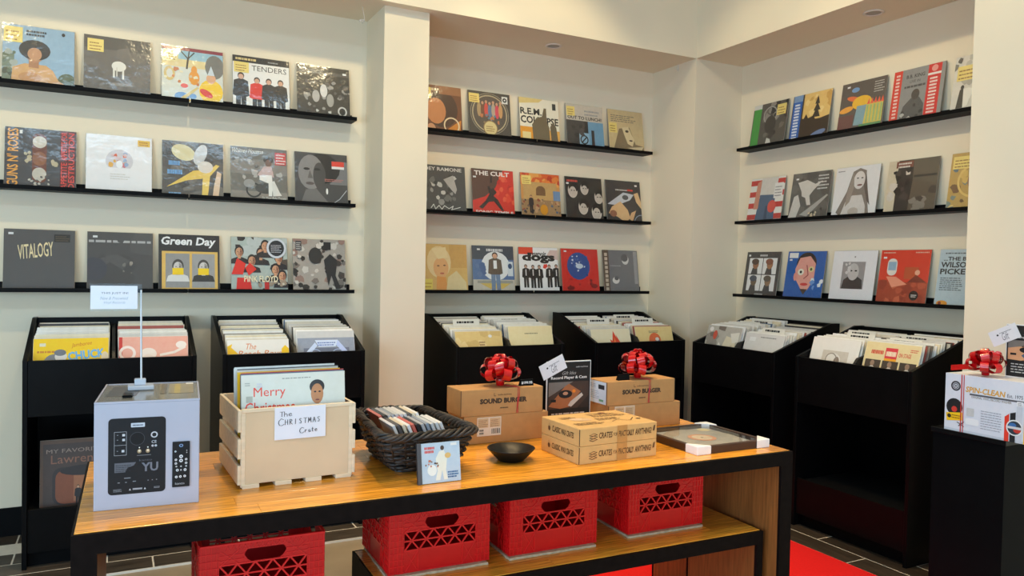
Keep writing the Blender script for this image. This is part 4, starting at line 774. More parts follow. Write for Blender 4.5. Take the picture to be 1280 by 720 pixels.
for (x, y, z), lab, padl in (((.213, 2.236, .452), 'red plastic milk crate on the small low bench', None),
        ((.755, 2.245, .468), 'red plastic milk crate at the open end of the nested table, under the disc case', 'pale felt pad under the red crate at the open end of the nested table'),
        ((1.168, 2.236, .468), 'red plastic milk crate in the middle of the nested table, under the black bowl', 'pale felt pad under the middle red crate on the nested table'),
        ((1.655, 2.245, .468), 'red plastic milk crate at the leg end of the nested table, under the flat boxes', 'pale felt pad under the red crate at the leg end of the nested table')):
    t = empty('milk_crate', (x, y, z), RT, lab, 'crate', 'red milk crates under the table')
    for n_, me in CM: obj(n_, me, t)
    if padl:
        b = MB(); R = random.Random(int(x*100)); N = 26
        pts = []
        for (x0, y0), (x1, y1) in (((-.006, -.014), (CW-.012, -.016)), ((CW-.012, -.016), (CW-.015, CD-.03)), ((CW-.015, CD-.03), (.0, CD-.03)), ((.0, CD-.03), (-.006, -.014))):
            for k in range(N): pts.append((x0+(x1-x0)*k/N+R.uniform(-.0015, .0015), y0+(y1-y0)*k/N+R.uniform(-.0015, .0015)))
        b.prism(pts, 2, 0, .0075); o = b.build('felt_pad', PAD); o.location = (x, y, .4602); o.rotation_euler = (0, 0, RT); tag(o, padl, 'pad', 'felt pads under the crates')
    else:
        pass

# ---------------------------------------------------------------- things on the long table
WBOX = mat('white_box_card_in_shade', (172, 172, 186), .5, .02, 20)  # white card dulled to lavender, its cool shade put into the base colour
KRAFT = mat('brown_cardboard', (186, 138, 84), .75, .06, 30)
KRAFT2 = mat('light_brown_cardboard', (206, 164, 104), .75, .05, 30)
DKTAPE = mat('box_dark_seam', (60, 46, 34), .7, .1, 20)
CLEAR = bpy.data.materials.new('clear_acrylic'); CLEAR.use_nodes = True
_nt = CLEAR.node_tree; _N = _nt.nodes; _N.remove(_N['Principled BSDF'])
_tr = _N.new('ShaderNodeBsdfTransparent'); _tr.inputs[0].default_value = (.95, .97, .98, 1); _gl = _N.new('ShaderNodeBsdfGlossy'); _fr = _N.new('ShaderNodeFresnel'); _fr.inputs[0].default_value = 1.45
_nz = _N.new('ShaderNodeTexNoise'); _nz.inputs['Scale'].default_value = 12; _mr = _N.new('ShaderNodeMapRange'); _mr.inputs['To Min'].default_value = .02; _mr.inputs['To Max'].default_value = .08
_mx = _N.new('ShaderNodeMixShader'); _L = _nt.links
_L.new(_nz.outputs['Fac'], _mr.inputs[0]); _L.new(_mr.outputs[0], _gl.inputs['Roughness']); _ge = _N.new('ShaderNodeNewGeometry'); _su = _N.new('ShaderNodeMath'); _su.operation = 'SUBTRACT'; _su.use_clamp = True; _L.new(_fr.outputs[0], _su.inputs[0]); _L.new(_ge.outputs['Backfacing'], _su.inputs[1]); _L.new(_su.outputs[0], _mx.inputs[0]); _L.new(_tr.outputs[0], _mx.inputs[1]); _L.new(_gl.outputs[0], _mx.inputs[2]); _L.new(_mx.outputs[0], _N['Material Output'].inputs[0])
FROST = mat('frosted_acrylic', (214, 220, 232), .2, .03); FROST.node_tree.nodes['Principled BSDF'].inputs['Alpha'].default_value = .6
# speaker box
YW, YD, YH = .255, .33, .285
t = empty('speaker_box', (-.043, 2.264, TZ), -math.atan2(.02, .254), 'white boxed speaker with black back panel print on the table end', 'box')
MB().box(0, YW, 0, YD, 0, YH-.004).build('carton', WBOX, t, bevel=.0015)
a = Art(None, YW, YH); a.rrect(.13, .14, .67, .86, .04, (24, 24, 27)); a.rrect(.34, .77, .47, .81, .005, (190, 196, 206)); a.lines(.355, .782, .455, .8, 1, (90, 96, 110), .7, 0)
a.ring(.40, .66, .07, .004, (70, 72, 78), asp=YW/YH); a.ell(.40, .66, .066, .059, (14, 14, 16)); a.ring(.56, .69, .033, .012, (190, 190, 196), asp=YW/YH); a.text('CE', .535, .61, .026, (200, 200, 205)); a.ell(.545, .585, .012, .011, (180, 180, 186)); a.ell(.575, .585, .012, .011, (180, 180, 186))
for x0, y0, x1, y1 in ((.185, .73, .3, .733), (.185, .51, .3, .513), (.185, .51, .188, .733), (.297, .51, .3, .733), (.185, .605, .3, .608)): a.rect(x0, y0, x1, y1, (170, 172, 178))
for x, y in ((.21, .7), (.21, .655), (.21, .55), (.26, .7), (.26, .655), (.255, .55)): a.rect(x, y-.01, x+.025, y+.012, (190, 192, 198)) if x > .23 else a.rect(x, y, x+.012, y+.005, (150, 152, 158))
for x in (.42, .50): a.ell(x, .54, .02, .02, (150, 130, 100)); a.ell(x, .545, .011, .011, (222, 206, 180)); a.ell(x, .575, .006, .006, WH)
a.rect(.40, .5, .53, .503, (150, 152, 158)); a.poly(((.19, .35), (.19, .44), (.39, .44), (.37, .41), (.31, .39), (.29, .35)), (92, 94, 102)); a.lines(.2, .36, .36, .43, 4, (40, 40, 44), .35); a.text('kanto', .42, .445, .02, (90, 92, 100), w=.12); a.text('YU', .44, .345, .085, (110, 112, 122), bold=.03, w=.16)
for x, y, w_ in ((.28, .29, .06), (.22, .25, .02), (.29, .25, .015), (.36, .255, .03), (.5, .255, .01), (.54, .256, .01), (.58, .257, .01)): a.rect(x, y, x+w_, y+.008, (130, 132, 138))
a.lines(.18, .17, .27, .2, 3, (140, 142, 148), .4); a.rect(.36, .178, .45, .194, (150, 150, 156)); a.poly(((.325,.176),(.345,.176),(.335,.195)), (190, 190, 196)); a.poly(((.465,.176),(.485,.176),(.475,.195)), (190, 190, 196)); a.lines(.56, .18, .63, .2, 2, (140, 142, 148), .5)
a.rrect(.735, .17, .905, .61, .006, (20, 20, 23)); a.ell(.82, .57, .02, .015, (120, 150, 190)); a.ell(.82, .57, .011, .009, (30, 40, 60))
for x, y, r in ((.765, .515, .009), (.875, .52, .005), (.875, .5, .005), (.82, .465, .018), (.82, .425, .018), (.77, .435, .012), (.87, .435, .012), (.77, .4, .012), (.87, .4, .012), (.775, .37, .008), (.82, .37, .008), (.87, .37, .008), (.785, .335, .014), (.82, .335, .008), (.86, .335, .014), (.775, .27, .013), (.815, .272, .013), (.857, .274, .013)): a.ell(x, y, r, r*.9, (216, 218, 224)); a.ell(x, y, r*.45, r*.4, (70, 72, 78))
a.text('kanto', .765, .195, .022, (170, 172, 178), w=.09)
a.build('front_print', t, (0, 0, 0), (YW, 0, 0), (0, 0, YH-.004))
LID = mat('box_lid_photo_grey', (128, 124, 114), .18, .1, 6, coat=.4)
MB().box(.004, YW-.004, .004, YD-.004, YH-.004, YH-.001).build('printed_lid', LID, t)
f = MB()
for q in ((0, YW, 0, .004), (0, YW, YD-.004, YD), (0, .004, .004, YD-.004), (YW-.004, YW, .004, YD-.004)): f.box(*q, YH-.004, YH+.001)
f.build('lid_rim', WBOX, t)
a = Art(None, YW, YD); a.poly(((.06,.3),(.1,.85),(.4,.85),(.36,.3)), (84, 84, 86)); a.rect(.68, .35, .94, .92, (150, 140, 116)); a.rect(.74, .35, .8, .9, (176, 156, 96)); a.rect(.6, .35, .66, .9, (96, 92, 88)); a.rect(.86, .86, .94, .95, WH); a.build('lid_print', t, (0, 0, YH-.001), (YW, 0, 0), (0, YD, 0), PGLOSS)
MB().box(.06, .085, .07, .12, YH-.001, YH+.006).build('handle_strap', BLACK, t, bevel=.002)
# card holder with rod
SB_ = on_z(177, 488, TZ+YH); SXP = SB_.x
t = empty('sign_holder', (SXP, 2.47, TZ+YH+.0012), 0, 'clear acrylic stand with thin rod and white card on the speaker box', 'sign holder')
MB().box(-.035, .033, -.03, .03, 0, .012).build('base_block', FROST, t, bevel=.002)
MB().box(-.018, .012, -.012, .012, .012, .03).build('rod_socket', FROST, t, bevel=.002)
top = on_y(176.5, 363, 2.47)
MB().tube([(0, 0, .012), (top.x-SXP, 0, top.z-TZ-YH)], .0026, 8).build('rod', mat('white_rod', (206, 208, 212), .3, .03), t)
c0 = on_y(113, 387, 2.46); c1 = on_y(172, 358, 2.46)
X0, Z0 = c0.x-SXP, c0.z-TZ-YH; cw, chh = c1.x-c0.x, c1.z-c0.z
MB().box(X0-.002, top.x-SXP+.002, -.004, .0, Z0-.006, Z0+chh+.006).build('clear_sleeve', CLEAR, t)
cd_ = MB().box(X0, X0+cw, -.0062, -.0042, Z0, Z0+chh).build('card', CARD, t)
a = Art((228, 228, 236), cw, chh); a.text('THIS JUST IN!', .22, .62, .11, (110, 116, 130), w=.58, bold=.005); a.text('New & Preowned', .2, .4, .13, (170, 180, 190), w=.6, shear=.35); a.text('Vinyl Records', .28, .2, .13, (170, 180, 190), w=.46, shear=.35); a.build('card_print', cd_, (X0, -.0062, Z0), (cw, 0, 0), (0, 0, chh))
# wooden crate of records
PINE = mat('pale_pine', (226, 206, 176), .6, .1, 10, stretch=(.6, 6, 6))
PINE2 = mat('pale_pine_panel', (214, 188, 154), .6, .06, 6)
KW, KD, KH = .332, .33, .23
t = empty('wooden_crate', (.331, 2.325, TZ), math.atan2(.012, .33), 'pale pine crate of records with a handwritten note on the table', 'crate')
MB().box(.012, KW-.012, .0, .009, .012, KH).build('front_panel', PINE2, t, bevel=.001)
MB().box(.012, KW-.012, KD-.009, KD, .012, KH).build('back_panel', PINE2, t, bevel=.001)
MB().box(.002, KW-.002, -.002, .012, KH-.008, KH+.002).build('top_rail', PINE, t, bevel=.001)
for x in (.0, KW-.012):
    for y in (0, KD-.014): MB().box(x, x+.012, y, y+.014, .004, KH).build('corner_post', PINE, t, bevel=.001)
for k, (z0, z1) in enumerate(((.012, .068), (.088, .146), (.166, KH))):
    for x in (-.009, KW): MB().box(x, x+.009, -.001, KD+.001, z0, z1).build('side_slat', PINE, t, bevel=.001)
for x in (.004, .098, .188, .28): MB().box(x, x+.048, -.004, KD+.004, 0, .012).build('base_slat', PINE, t, bevel=.0008)
NW, NH = .152, .095
nt_ = MB().box(.094, .094+NW, -.0034, -.0022, KH-NH, KH+.001).build('note', mat('note_paper', (226, 228, 238), .7, .02), t)
a = Art(None, NW, NH); INK = (60, 62, 68)
def scrawl(strokes, x, y, sx, sy, th=.012):
    for st in strokes: a.stroke([(x+px_*sx, y+py_*sy) for px_, py_ in st], th, INK)
GL = {'T': [[(0,1),(1,1)],[(.5,1),(.45,0)]], 'h': [[(0,1),(0,0)],[(0,.4),(.4,.6),(.7,.4),(.7,0)]], 'e': [[(0,.3),(.7,.35),(.5,.6),(.1,.5),(0,.2),(.3,0),(.8,.1)]],
      'C': [[(.9,.85),(.5,1),(.1,.7),(0,.4),(.2,.08),(.6,0),(1,.2)]], 'H': [[(0,1),(0,0)],[(.7,1),(.7,0)],[(0,.5),(.7,.55)]], 'R': [[(0,0),(0,1),(.5,.95),(.6,.7),(.1,.5),(.7,0)]], 'I': [[(.3,1),(.25,0)]], 'S': [[(.7,.9),(.3,1),(.1,.75),(.6,.4),(.5,.05),(.05,.1)]],
      'M': [[(0,0),(.1,1),(.4,.3),(.7,1),(.85,0)]], 'A': [[(0,0),(.4,1),(.8,0)],[(.15,.4),(.65,.4)]], 'r': [[(0,.6),(0,0)],[(0,.35),(.3,.6),(.6,.5)]], 'a': [[(.6,.5),(.2,.55),(0,.2),(.3,0),(.6,.3),(.65,0),(.8,.05)]], 't': [[(.3,1),(.25,.1),(.5,0)],[(0,.65),(.6,.68)]]}
def write(body, x, y, sx, sy, st):
    for ch in body:
        scrawl(GL[ch], x, y, sx, sy); x += st; y += .004
write('The', .1, .72, .075, .15, .085); scrawl(GL['C'], .07, .44, .11, .22); write('HRISTMAS', .2, .46, .068, .16, .09); scrawl(GL['C'], .48, .16, .09, .18); write('rate', .59, .18, .055, .13, .065)
a.build('handwriting', nt_, (.094, -.0034, KH-NH), (NW, 0, 0), (0, 0, NH))
# records inside the crate
a = Art((220, 220, 208)); a.lines(.38, .95, .66, .965, 1, (150, 150, 140), .6, 0); a.text('Merry', .11, .765, .115, (232, 66, 36), w=.3, bold=0); a.text('Christmas', .03, .63, .11, (232, 66, 36), w=.47, bold=.008); a.rect(.04, .74, .1, .8, (180, 180, 166)); a.ell(.72, .86, .075, .07, (40, 34, 32)); a.ell(.72, .79, .062, .1, (190, 130, 84)); a.ell(.7, .81, .012, .008, BK); a.ell(.745, .81, .012, .008, BK); a.ell(.722, .73, .02, .007, (120, 50, 40)); a.poly(((.5,.5),(.56,.66),(.64,.68),(.72,.62),(.8,.68),(.88,.66),(.96,.5)), (206, 60, 48)); a.lines(.14, .88, .2, .93, 2, (206, 206, 214), .6); a.lines(.03, .9, .08, .94, 2, (170, 170, 160), .4)
MC = Matrix.Translation((.331, 2.325, TZ)) @ Matrix.Rotation(math.atan2(.012, .33), 4, 'Z')
CC = [(222, 220, 208), (96, 110, 130), (196, 60, 50), (236, 190, 30), (210, 206, 200), (60, 60, 64), (226, 226, 222), (230, 228, 224)]
CN = ('red lettered cream', 'slate blue', 'red', 'yellow', 'light grey', 'black', 'white', 'white')
for i, (c, n_) in enumerate(zip(CC, CN)):
    me = thin_sleeve(c); o = obj('vinyl_record', me)
    y = .022+.013*i+(.02 if i > 3 else 0); o.location = MC @ Vector((KW/2-.002+(.004*(i % 3)-.004)*(i > 0), y, .0128+.0015*i)); o.rotation_euler = (-.10, 0, math.atan2(.012, .33))
    if i == 0:
        a.build('cover_print', o, (-.1555, 0, .001), (.311, 0, 0), (0, 0, .311), PGLOSS); tag(o, 'cream record cover with red holiday lettering at the front of the pine crate', 'record', 'records in the pine crate')
    elif i < 6: tag(o, f'{n_} record sleeve behind the front one in the pine crate', 'record', 'records in the pine crate')
    else: tag(o, 'white record sleeve at the back of the pine crate', 'record', 'records in the pine crate')
# wicker basket
WICK = mat('dark_wicker', (30, 25, 23), .5, .4, 60, bump=.3)
WICK2 = mat('dark_wicker_brown', (52, 42, 37), .5, .4, 60, bump=.3)
t = empty('wicker_basket', (0, 0, TZ), 0, 'dark woven wicker basket full of discs on the table', 'basket')
BB = [(.80, 2.315), (1.02, 2.325), (1.00, 2.60), (.80, 2.60)]
BT = [(.722, 2.205), (1.035, 2.215), (1.005, 2.655), (.765, 2.66)]
RH = .135
def ring_pts(tz, n, out=0.):
    C = [Vector((b[0]+(q[0]-b[0])*tz**.85, b[1]+(q[1]-b[1])*tz**.85, 0)) for b, q in zip(BB, BT)]
    P = []; rr = .045
    # rounded quad
    for i in range(4):
        p, c, nx = C[i-1], C[i], C[(i+1) % 4]
        d0 = (p-c).normalized(); d1 = (nx-c).normalized()
        for k in range(7):
            s_ = k/6; a0 = c+d0*rr; a1 = c+d1*rr
            P.append(a0*(1-s_)**2+c*2*s_*(1-s_)+a1*s_*s_)
    L_ = [0]
    for i in range(len(P)): L_.append(L_[-1]+(P[(i+1) % len(P)]-P[i]).length)
    tot = L_[-1]; out_ = []
    for k in range(n):
        d = tot*k/n; i = max(j for j in range(len(P)) if L_[j] <= d)
        s_ = (d-L_[i])/max(L_[i+1]-L_[i], 1e-9); p = P[i].lerp(P[(i+1) % len(P)], s_); tg = (P[(i+1) % len(P)]-P[i]).normalized()
        out_.append((p, Vector((tg.y, -tg.x, 0))))
    return out_
NS = 30; NP = NS*6
for lv in range(12):
    b = MB(); tz = .05+.075*lv
    pts = []
    for k, (p, nrm) in enumerate(ring_pts(tz, NP)):
        w_ = math.sin(math.pi*k/6+(lv % 2)*math.pi)
        pts.append(p+nrm*(.006*w_)+Vector((0, 0, .006+RH*tz+.0024*math.sin(k*.37+lv*1.7))))
    b.tube(pts, .0056, 6, closed=True); b.build('woven_strand', WICK if lv % 3 else WICK2, t, smooth=True)
b = MB(); lo = ring_pts(0, NS); hi = ring_pts(1, NS); mi = ring_pts(.5, NS)
for (p, _), (m_, _), (q, _) in zip(lo, mi, hi): b.tube([p+Vector((0, 0, .004)), m_+Vector((0, 0, RH*.5)), q+Vector((0, 0, RH))], .0035, 5)
b.build('stakes', WICK, t, smooth=True)
for ph in range(5):
    b = MB(); pts = []
    for k, (p, nrm) in enumerate(ring_pts(1.03, 210)):
        an = 2*math.pi*(k/210*12+ph/5); pts.append(p+nrm*(.011*math.cos(an)+.002*math.sin(k*.61+ph))+Vector((0, 0, RH+.003+.009*math.sin(an)+.002*math.sin(k*.43+ph*2))))
    b.tube(pts, .0058, 6, closed=True); b.build('rim_strand', WICK2 if ph in (1, 3) else WICK, t, smooth=True)
bp = [p for p, _ in ring_pts(.02, 40)]
MB().prism([(p.x, p.y) for p in bp], 2, .001, .008).build('base', WICK, t)
# discs in the basket
CASE = (0.0104, .125, .142)
cdm = {}
def cd_mesh(c):
    if c not in cdm: cdm[c] = MB().box(-.0048, .0048, -.071, .071, 0, .125).mesh('disc_case', mat('case_%d_%d_%d' % c, c, .2, .1, 30, coat=.5), .0006)
    return cdm[c]
CC1 = [(222, 222, 224), (150, 160, 176), (206, 110, 100), (90, 90, 94), (200, 204, 208), (50, 50, 54), (226, 214, 190), (214, 216, 220), (180, 180, 186), (234, 234, 236)]
rnd = random.Random(5)
for row, (y, x0, x1, n, z) in enumerate(((2.388, .84, 1.0, 11, .036), (2.528, .84, .97, 10, .044))):
    for i in range(n):
        x = x0+(x1-x0)*i/(n-1); ang = .42
        o = obj('disc_case', cd_mesh(CC1[(i*3+row*2) % len(CC1)])); o.location = (x, y+rnd.uniform(-.003, .003), TZ+z+rnd.uniform(0, .002)); o.rotation_euler = (0, -ang, 0)
        tag(o, 'thin plastic disc case standing in the %s row in the wicker basket' % ('nearer' if row == 0 else 'farther'), 'disc case', 'disc cases in the wicker basket')
# disc case leaning on the basket
t = empty('disc_case', (.815, 2.157, TZ), 0, 'disc case with a pale blue cover leaning on the wicker basket', 'disc case')
JW, JH = .142, .124; tilt = Matrix.Rotation(-.16, 4, 'X')
cs = MB().box(0, JW, 0, .010, 0, JH, tilt).build('jewel_case', CLEAR, t, bevel=.0005)
MB().box(.0, .013, -.0006, .0098, .001, JH-.001, tilt).build('hinge_strip', mat('grey_hinge', (70, 70, 74), .4, .1), t)
a = Art((186, 202, 218)); a.lines(.08, .75, .34, .93, 2, (206, 60, 50), .7, .3); a.poly(((.34,.06),(.4,.3),(.36,.6),(.46,.78),(.58,.8),(.66,.6),(.62,.3),(.66,.06),(.56,.06),(.52,.3),(.46,.06)), (232, 228, 214)); a.ell(.54, .86, .05, .06, (70, 50, 44)); a.ell(.68, .66, .08, .07, (222, 180, 110)); a.ell(.26, .32, .12, .14, (236, 234, 228)); a.blobs(.1, .38, .42, .56, 9, [(130, 90, 70), (60, 50, 46), (200, 120, 90)], .02, .04, 3); a.lines(.66, .1, .96, .28, 3, (50, 100, 150), .6); a.rect(.76, .9, .92, .97, WH)
u = tilt.to_3x3() @ Vector((1, 0, 0)); v = tilt.to_3x3() @ Vector((0, 0, 1))
pb = MB().box(.014, JW-.002, .001, .003, .002, JH-.002, tilt).build('booklet', CARD, t)
a.build('booklet_print', pb, tilt @ Vector((.014, .001, .002)), u*(JW-.016), v*(JH-.004), PGLOSS, base=.0001, eps=.00004)
# bowl
t0 = on_z(638, 560, TZ+.04)
BOWL = mat('black_melamine', (15, 15, 16), .4, .1, 30, spec=.3)
o = MB().lathe([(0, 0), (.048, 0), (.05, .003), (.06, .012), (.088, .040), (.09, .043), (.086, .043), (.058, .016), (.047, .008), (0, .007)], 40).build('bowl', BOWL, smooth=True)
o.location = (t0.x, t0.y-.005, TZ); o.scale = (.92, .92, 1); tag(o, 'small flared black bowl on the table before the gift boxes', 'bowl')
# gift boxes
def gift_box(name, P, rz, w_, d_, h_, lab, prints, m=KRAFT):
    t = empty(name, P, rz, lab, 'box')
    MB().box(0, w_, 0, d_, 0, h_).build('carton', m, t, bevel=.0018)
    MB().box(-.0006, .0012, -.0006, .0012, .002, h_-.002).build('corner_seam', DKTAPE, t)
    MB().box(w_-.0012, w_+.0006, -.0006, .0012, .002, h_-.002).build('corner_seam', DKTAPE, t)
    for nm, a_, o_, u_, v_ in prints: a_.build(nm, t, o_, u_, v_, PMATTE, base=.0008)
    return t
def sb_front(w_, h_):
    a = Art(None, w_, h_); a.text('SOUND BURGER', .22, .44, .2, (70, 54, 42), w=.57, bold=.055); a.text('audio-technica', .43, .74, .06, (80, 60, 46), w=.17, bold=.01); a.rect(.385, .72, .39, .84, (80, 60, 46)); a.rect(.385, .72, .41, .74, (80, 60, 46)); a.lines(.46, .24, .56, .3, 1, (90, 70, 52), .7, 0); return a
GW, GD, GH = .35, .135, .099
def label_art():
    a = Art((222, 210, 192), .1, .07); a.rect(.03, .45, .47, .95, (206, 178, 140)); a.rect(.52, .45, .97, .95, (206, 178, 140)); a.lines(.06, .5, .44, .9, 4, (150, 120, 90), .4); a.lines(.56, .5, .94, .9, 4, (150, 120, 90), .4)
    for k in range(8): a.rect(.6+.045*k, .1, .615+.045*k+.01*(k % 2), .38, BK)
    for k in range(6): a.rect(.1+.06*(k % 3), .1+.16*(k//3), .14+.06*(k % 3), .2+.16*(k//3), (60, 56, 52))
    return a
y1 = 2.585
gift_box('gift_box', (1.15, y1, TZ), 0, .36, .15, .104, 'plain brown carton with a white label, under the bowed box beside the basket', [('label_print', label_art(), (.055, 0, .028), (.1, 0, 0), (0, 0, .07))])
gift_box('gift_box', (1.138, y1, TZ+.1045), 0, GW-.003, GD, GH, 'brown gift carton with bold lettering and red bow, beside the basket', [('front_print', sb_front(GW, GH), (0, 0, 0), (GW, 0, 0), (0, 0, GH))])
y2 = 2.592
gift_box('gift_box', (1.80, y2, TZ), 0, .37, .15, .102, 'plain brown carton under the bowed box behind the framed record', [('label_print', label_art(), (.03, 0, .028), (.1, 0, 0), (0, 0, .07))])
la = Art((214, 222, 232)); la.rect(.55, .66, .9, .86, (50, 50, 54)); la.lines(.08, .2, .6, .6, 5, (130, 150, 180), .3); la.lines(.08, .7, .45, .9, 3, (130, 150, 180), .35); la.rect(.6, .1, .85, .2, (110, 160, 130))
gift_box('gift_box', (1.789, y2, TZ+.1025), 0, GW, GD, GH, 'brown gift carton with bold lettering, red bow and white end label', [('front_print', sb_front(GW, GH), (0, 0, 0), (GW, 0, 0), (0, 0, GH)), ('end_label', la, (0, GD-.004, .004), (0, -GD+.008, 0), (0, 0, GH-.008))])
# price tags
for (x, y, z), txt, lab in (((1.40, y1+.025, TZ+.2038), '$199.95', 'small black price tag with white figures beside the red bow'), ((1.86, y2+.02, TZ+.2018), None, 'small blank black price tag beside the red bow')):
    o = MB().prism([(0, 0), (.02, 0), (.008, .024), (.004, .024)], 0, 0, .056).build('price_tag', BLACK); o.location = (x, y, z); tag(o, lab, 'price tag')
    if txt: Art(None, .056, .024).text(txt, .06, .25, .45, (226, 226, 226), w=.86, bold=.03).build('lettering', o, (0, 0, 0), (.056, 0, 0), (0, .004, .024))
# red bows
RIB = mat('red_satin_ribbon', (196, 8, 16), .2, .2, 14, coat=.5)
RIB2 = mat('red_curling_ribbon', (196, 60, 60), .3, .1, 14)
def loop_mesh(L_, Hh, w_):
    b = MB(); n = 18
    for k in range(n+1):
        s_ = 2*math.pi*k/n; r = L_*(1-math.cos(s_))/2; z = Hh*math.sin(s_)*(.35+.65*(1-math.cos(s_))/2); ww = w_*(.35+.65*min(1, (1-math.cos(s_))))/2
        b.v += [Vector((r, -ww, z)), Vector((r, ww, z))]
    b.f = [(2*k, 2*k+1, 2*k+3, 2*k+2) for k in range(n)]
    return b.mesh('ribbon_loop', RIB, smooth=True)
LM = [loop_mesh(.074, .022, .03), loop_mesh(.07, .023, .03), loop_mesh(.06, .02, .028)]
def bow(P, lab, seed, sc=1.):
    t = empty('gift_bow', P, 0, lab, 'bow', 'red gift bows'); t.scale = (sc*.95, sc*.95, sc*1.2); R = random.Random(seed)
    for tier, (n, el, me, z) in enumerate(((7, 8, LM[0], .028), (8, 34, LM[1], .03), (7, 58, LM[2], .028), (3, 82, LM[2], .03))):
        for k in range(n):
            o = obj('ribbon_loop', me, t); o.location = (0, 0, z)
            o.rotation_euler = (R.uniform(-.3, .3), -math.radians(el+R.uniform(-7, 7)), 2*math.pi*(k+.5*(tier % 2))/n+R.uniform(-.2, .2))
    MB().lathe([(0, 0), (.014, .002), (.016, .02), (.01, .034), (0, .036)], 14).build('knot', RIB, t, smooth=True)
bow((1.325, y1+.055, TZ+.2041), 'red satin bow on the gift box beside the basket', 3, 1.15)
bow((1.985, y2+.06, TZ+.2021), 'red satin bow on the gift box behind the framed record', 9, 1.15)
for gb, x, yb in (('gift_box.001', .236, .06), ('gift_box.003', .213, .06)):
    for dx in (0, .006): MB().tube([(x-.03+dx, yb, GH+.002), (x-.006+dx, .01, GH+.002), (x+dx, -.002, GH+.001), (x+dx, -.0026, GH-.03), (x-.002+dx*.5, -.0026, .04), (x-.004+dx, -.0026, .003)], .0015, 5).build('ribbon_band', RIB2, bpy.data.objects[gb])
# record player signs with gift tags
def player_sign(P, rz, w_, h_, lab, hue, tagm):
    t = empty('player_sign', P, rz, lab, 'sign'); MB().box(0, w_, 0, .006, 0, h_).build('holder', mat('white_sign_frame', (222, 222, 222), .4, .02), t, bevel=.001)
    a = Art((34, 32, 32), w_, h_); a.text('audio-technica', .66, .915, .022, (200, 200, 200), w=.28); a.text('Gift Idea', .34, .815, .05, (170, 166, 162), w=.32, shear=.4); a.text('Record Player & Case', .08, .74, .055, (230, 226, 222), w=.84, bold=.02)
    a.rect(.03, .32, .97, .71, (70, 54, 46)); a.poly(((.03,.5),(.3,.6),(.6,.71),(.03,.71)), (120, 112, 106)); a.poly(((.03,.36),(.4,.64),(.5,.68),(.78,.56),(.5,.34),(.3,.32),(.03,.36)), (166, 104, 66))
    if hue: a.poly(((.03,.33),(.03,.55),(.3,.6),(.5,.4),(.3,.32)), (206, 150, 110)); a.rect(.4, .6, .97, .71, (110, 150, 190)); a.poly(((.3,.42),(.5,.56),(.97,.56),(.97,.32),(.4,.34)), (70, 90, 116))
    a.ell(.42, .53, .16, .06, (30, 28, 30)); a.ell(.42, .54, .06, .025, (190, 140, 110)); a.ell(.62, .57, .04, .025, (226, 130, 40)); a.poly(((.48,.36),(.54,.42),(.8,.54),(.84,.5),(.56,.34)), (196, 186, 176)); a.rect(.08, .42, .2, .46, BK); a.poly(((.7,.32),(.97,.5),(.97,.32)), (50, 42, 38))
    a.lines(.1, .08, .92, .29, 4, (190, 186, 182), .35, .2); a.build('sign_print', t, (.004, 0, .004), (w_-.008, 0, 0), (0, 0, h_-.008))
    tg = MB().box(0, .118, 0, .0012, 0, .062, tagm).build('gift_tag', CARD, t)
    a = Art((224, 222, 226), .118, .062); a.text('Gift', .4, .16, .5, (120, 116, 124), w=.24, shear=.4); a.ell(.28, .62, .035, .065, (50, 50, 54)); a.lines(.36, .66, .8, .74, 1, (150, 150, 154), .7, 0)
    R3 = tagm.to_3x3(); a.build('tag_print', tg, tagm @ Vector((0, 0, 0)), R3 @ Vector((.118, 0, 0)), R3 @ Vector((0, 0, .062)), base=.0002)
    return t
sx0 = on_y(682.5, 512, 2.66); sx1 = on_y(738, 450, 2.66)
tagp = on_y(680, 475, 2.65)
player_sign((sx0.x, 2.66, TZ), 0, sx1.x-sx0.x+.004, sx1.z-TZ, 'black framed record player sign with white gift tag between the gift boxes', 0, Matrix.Translation((tagp.x-sx0.x+.004, -.0028, tagp.z-TZ-.004)) @ Matrix.Rotation(-math.radians(24), 4, 'Y'))
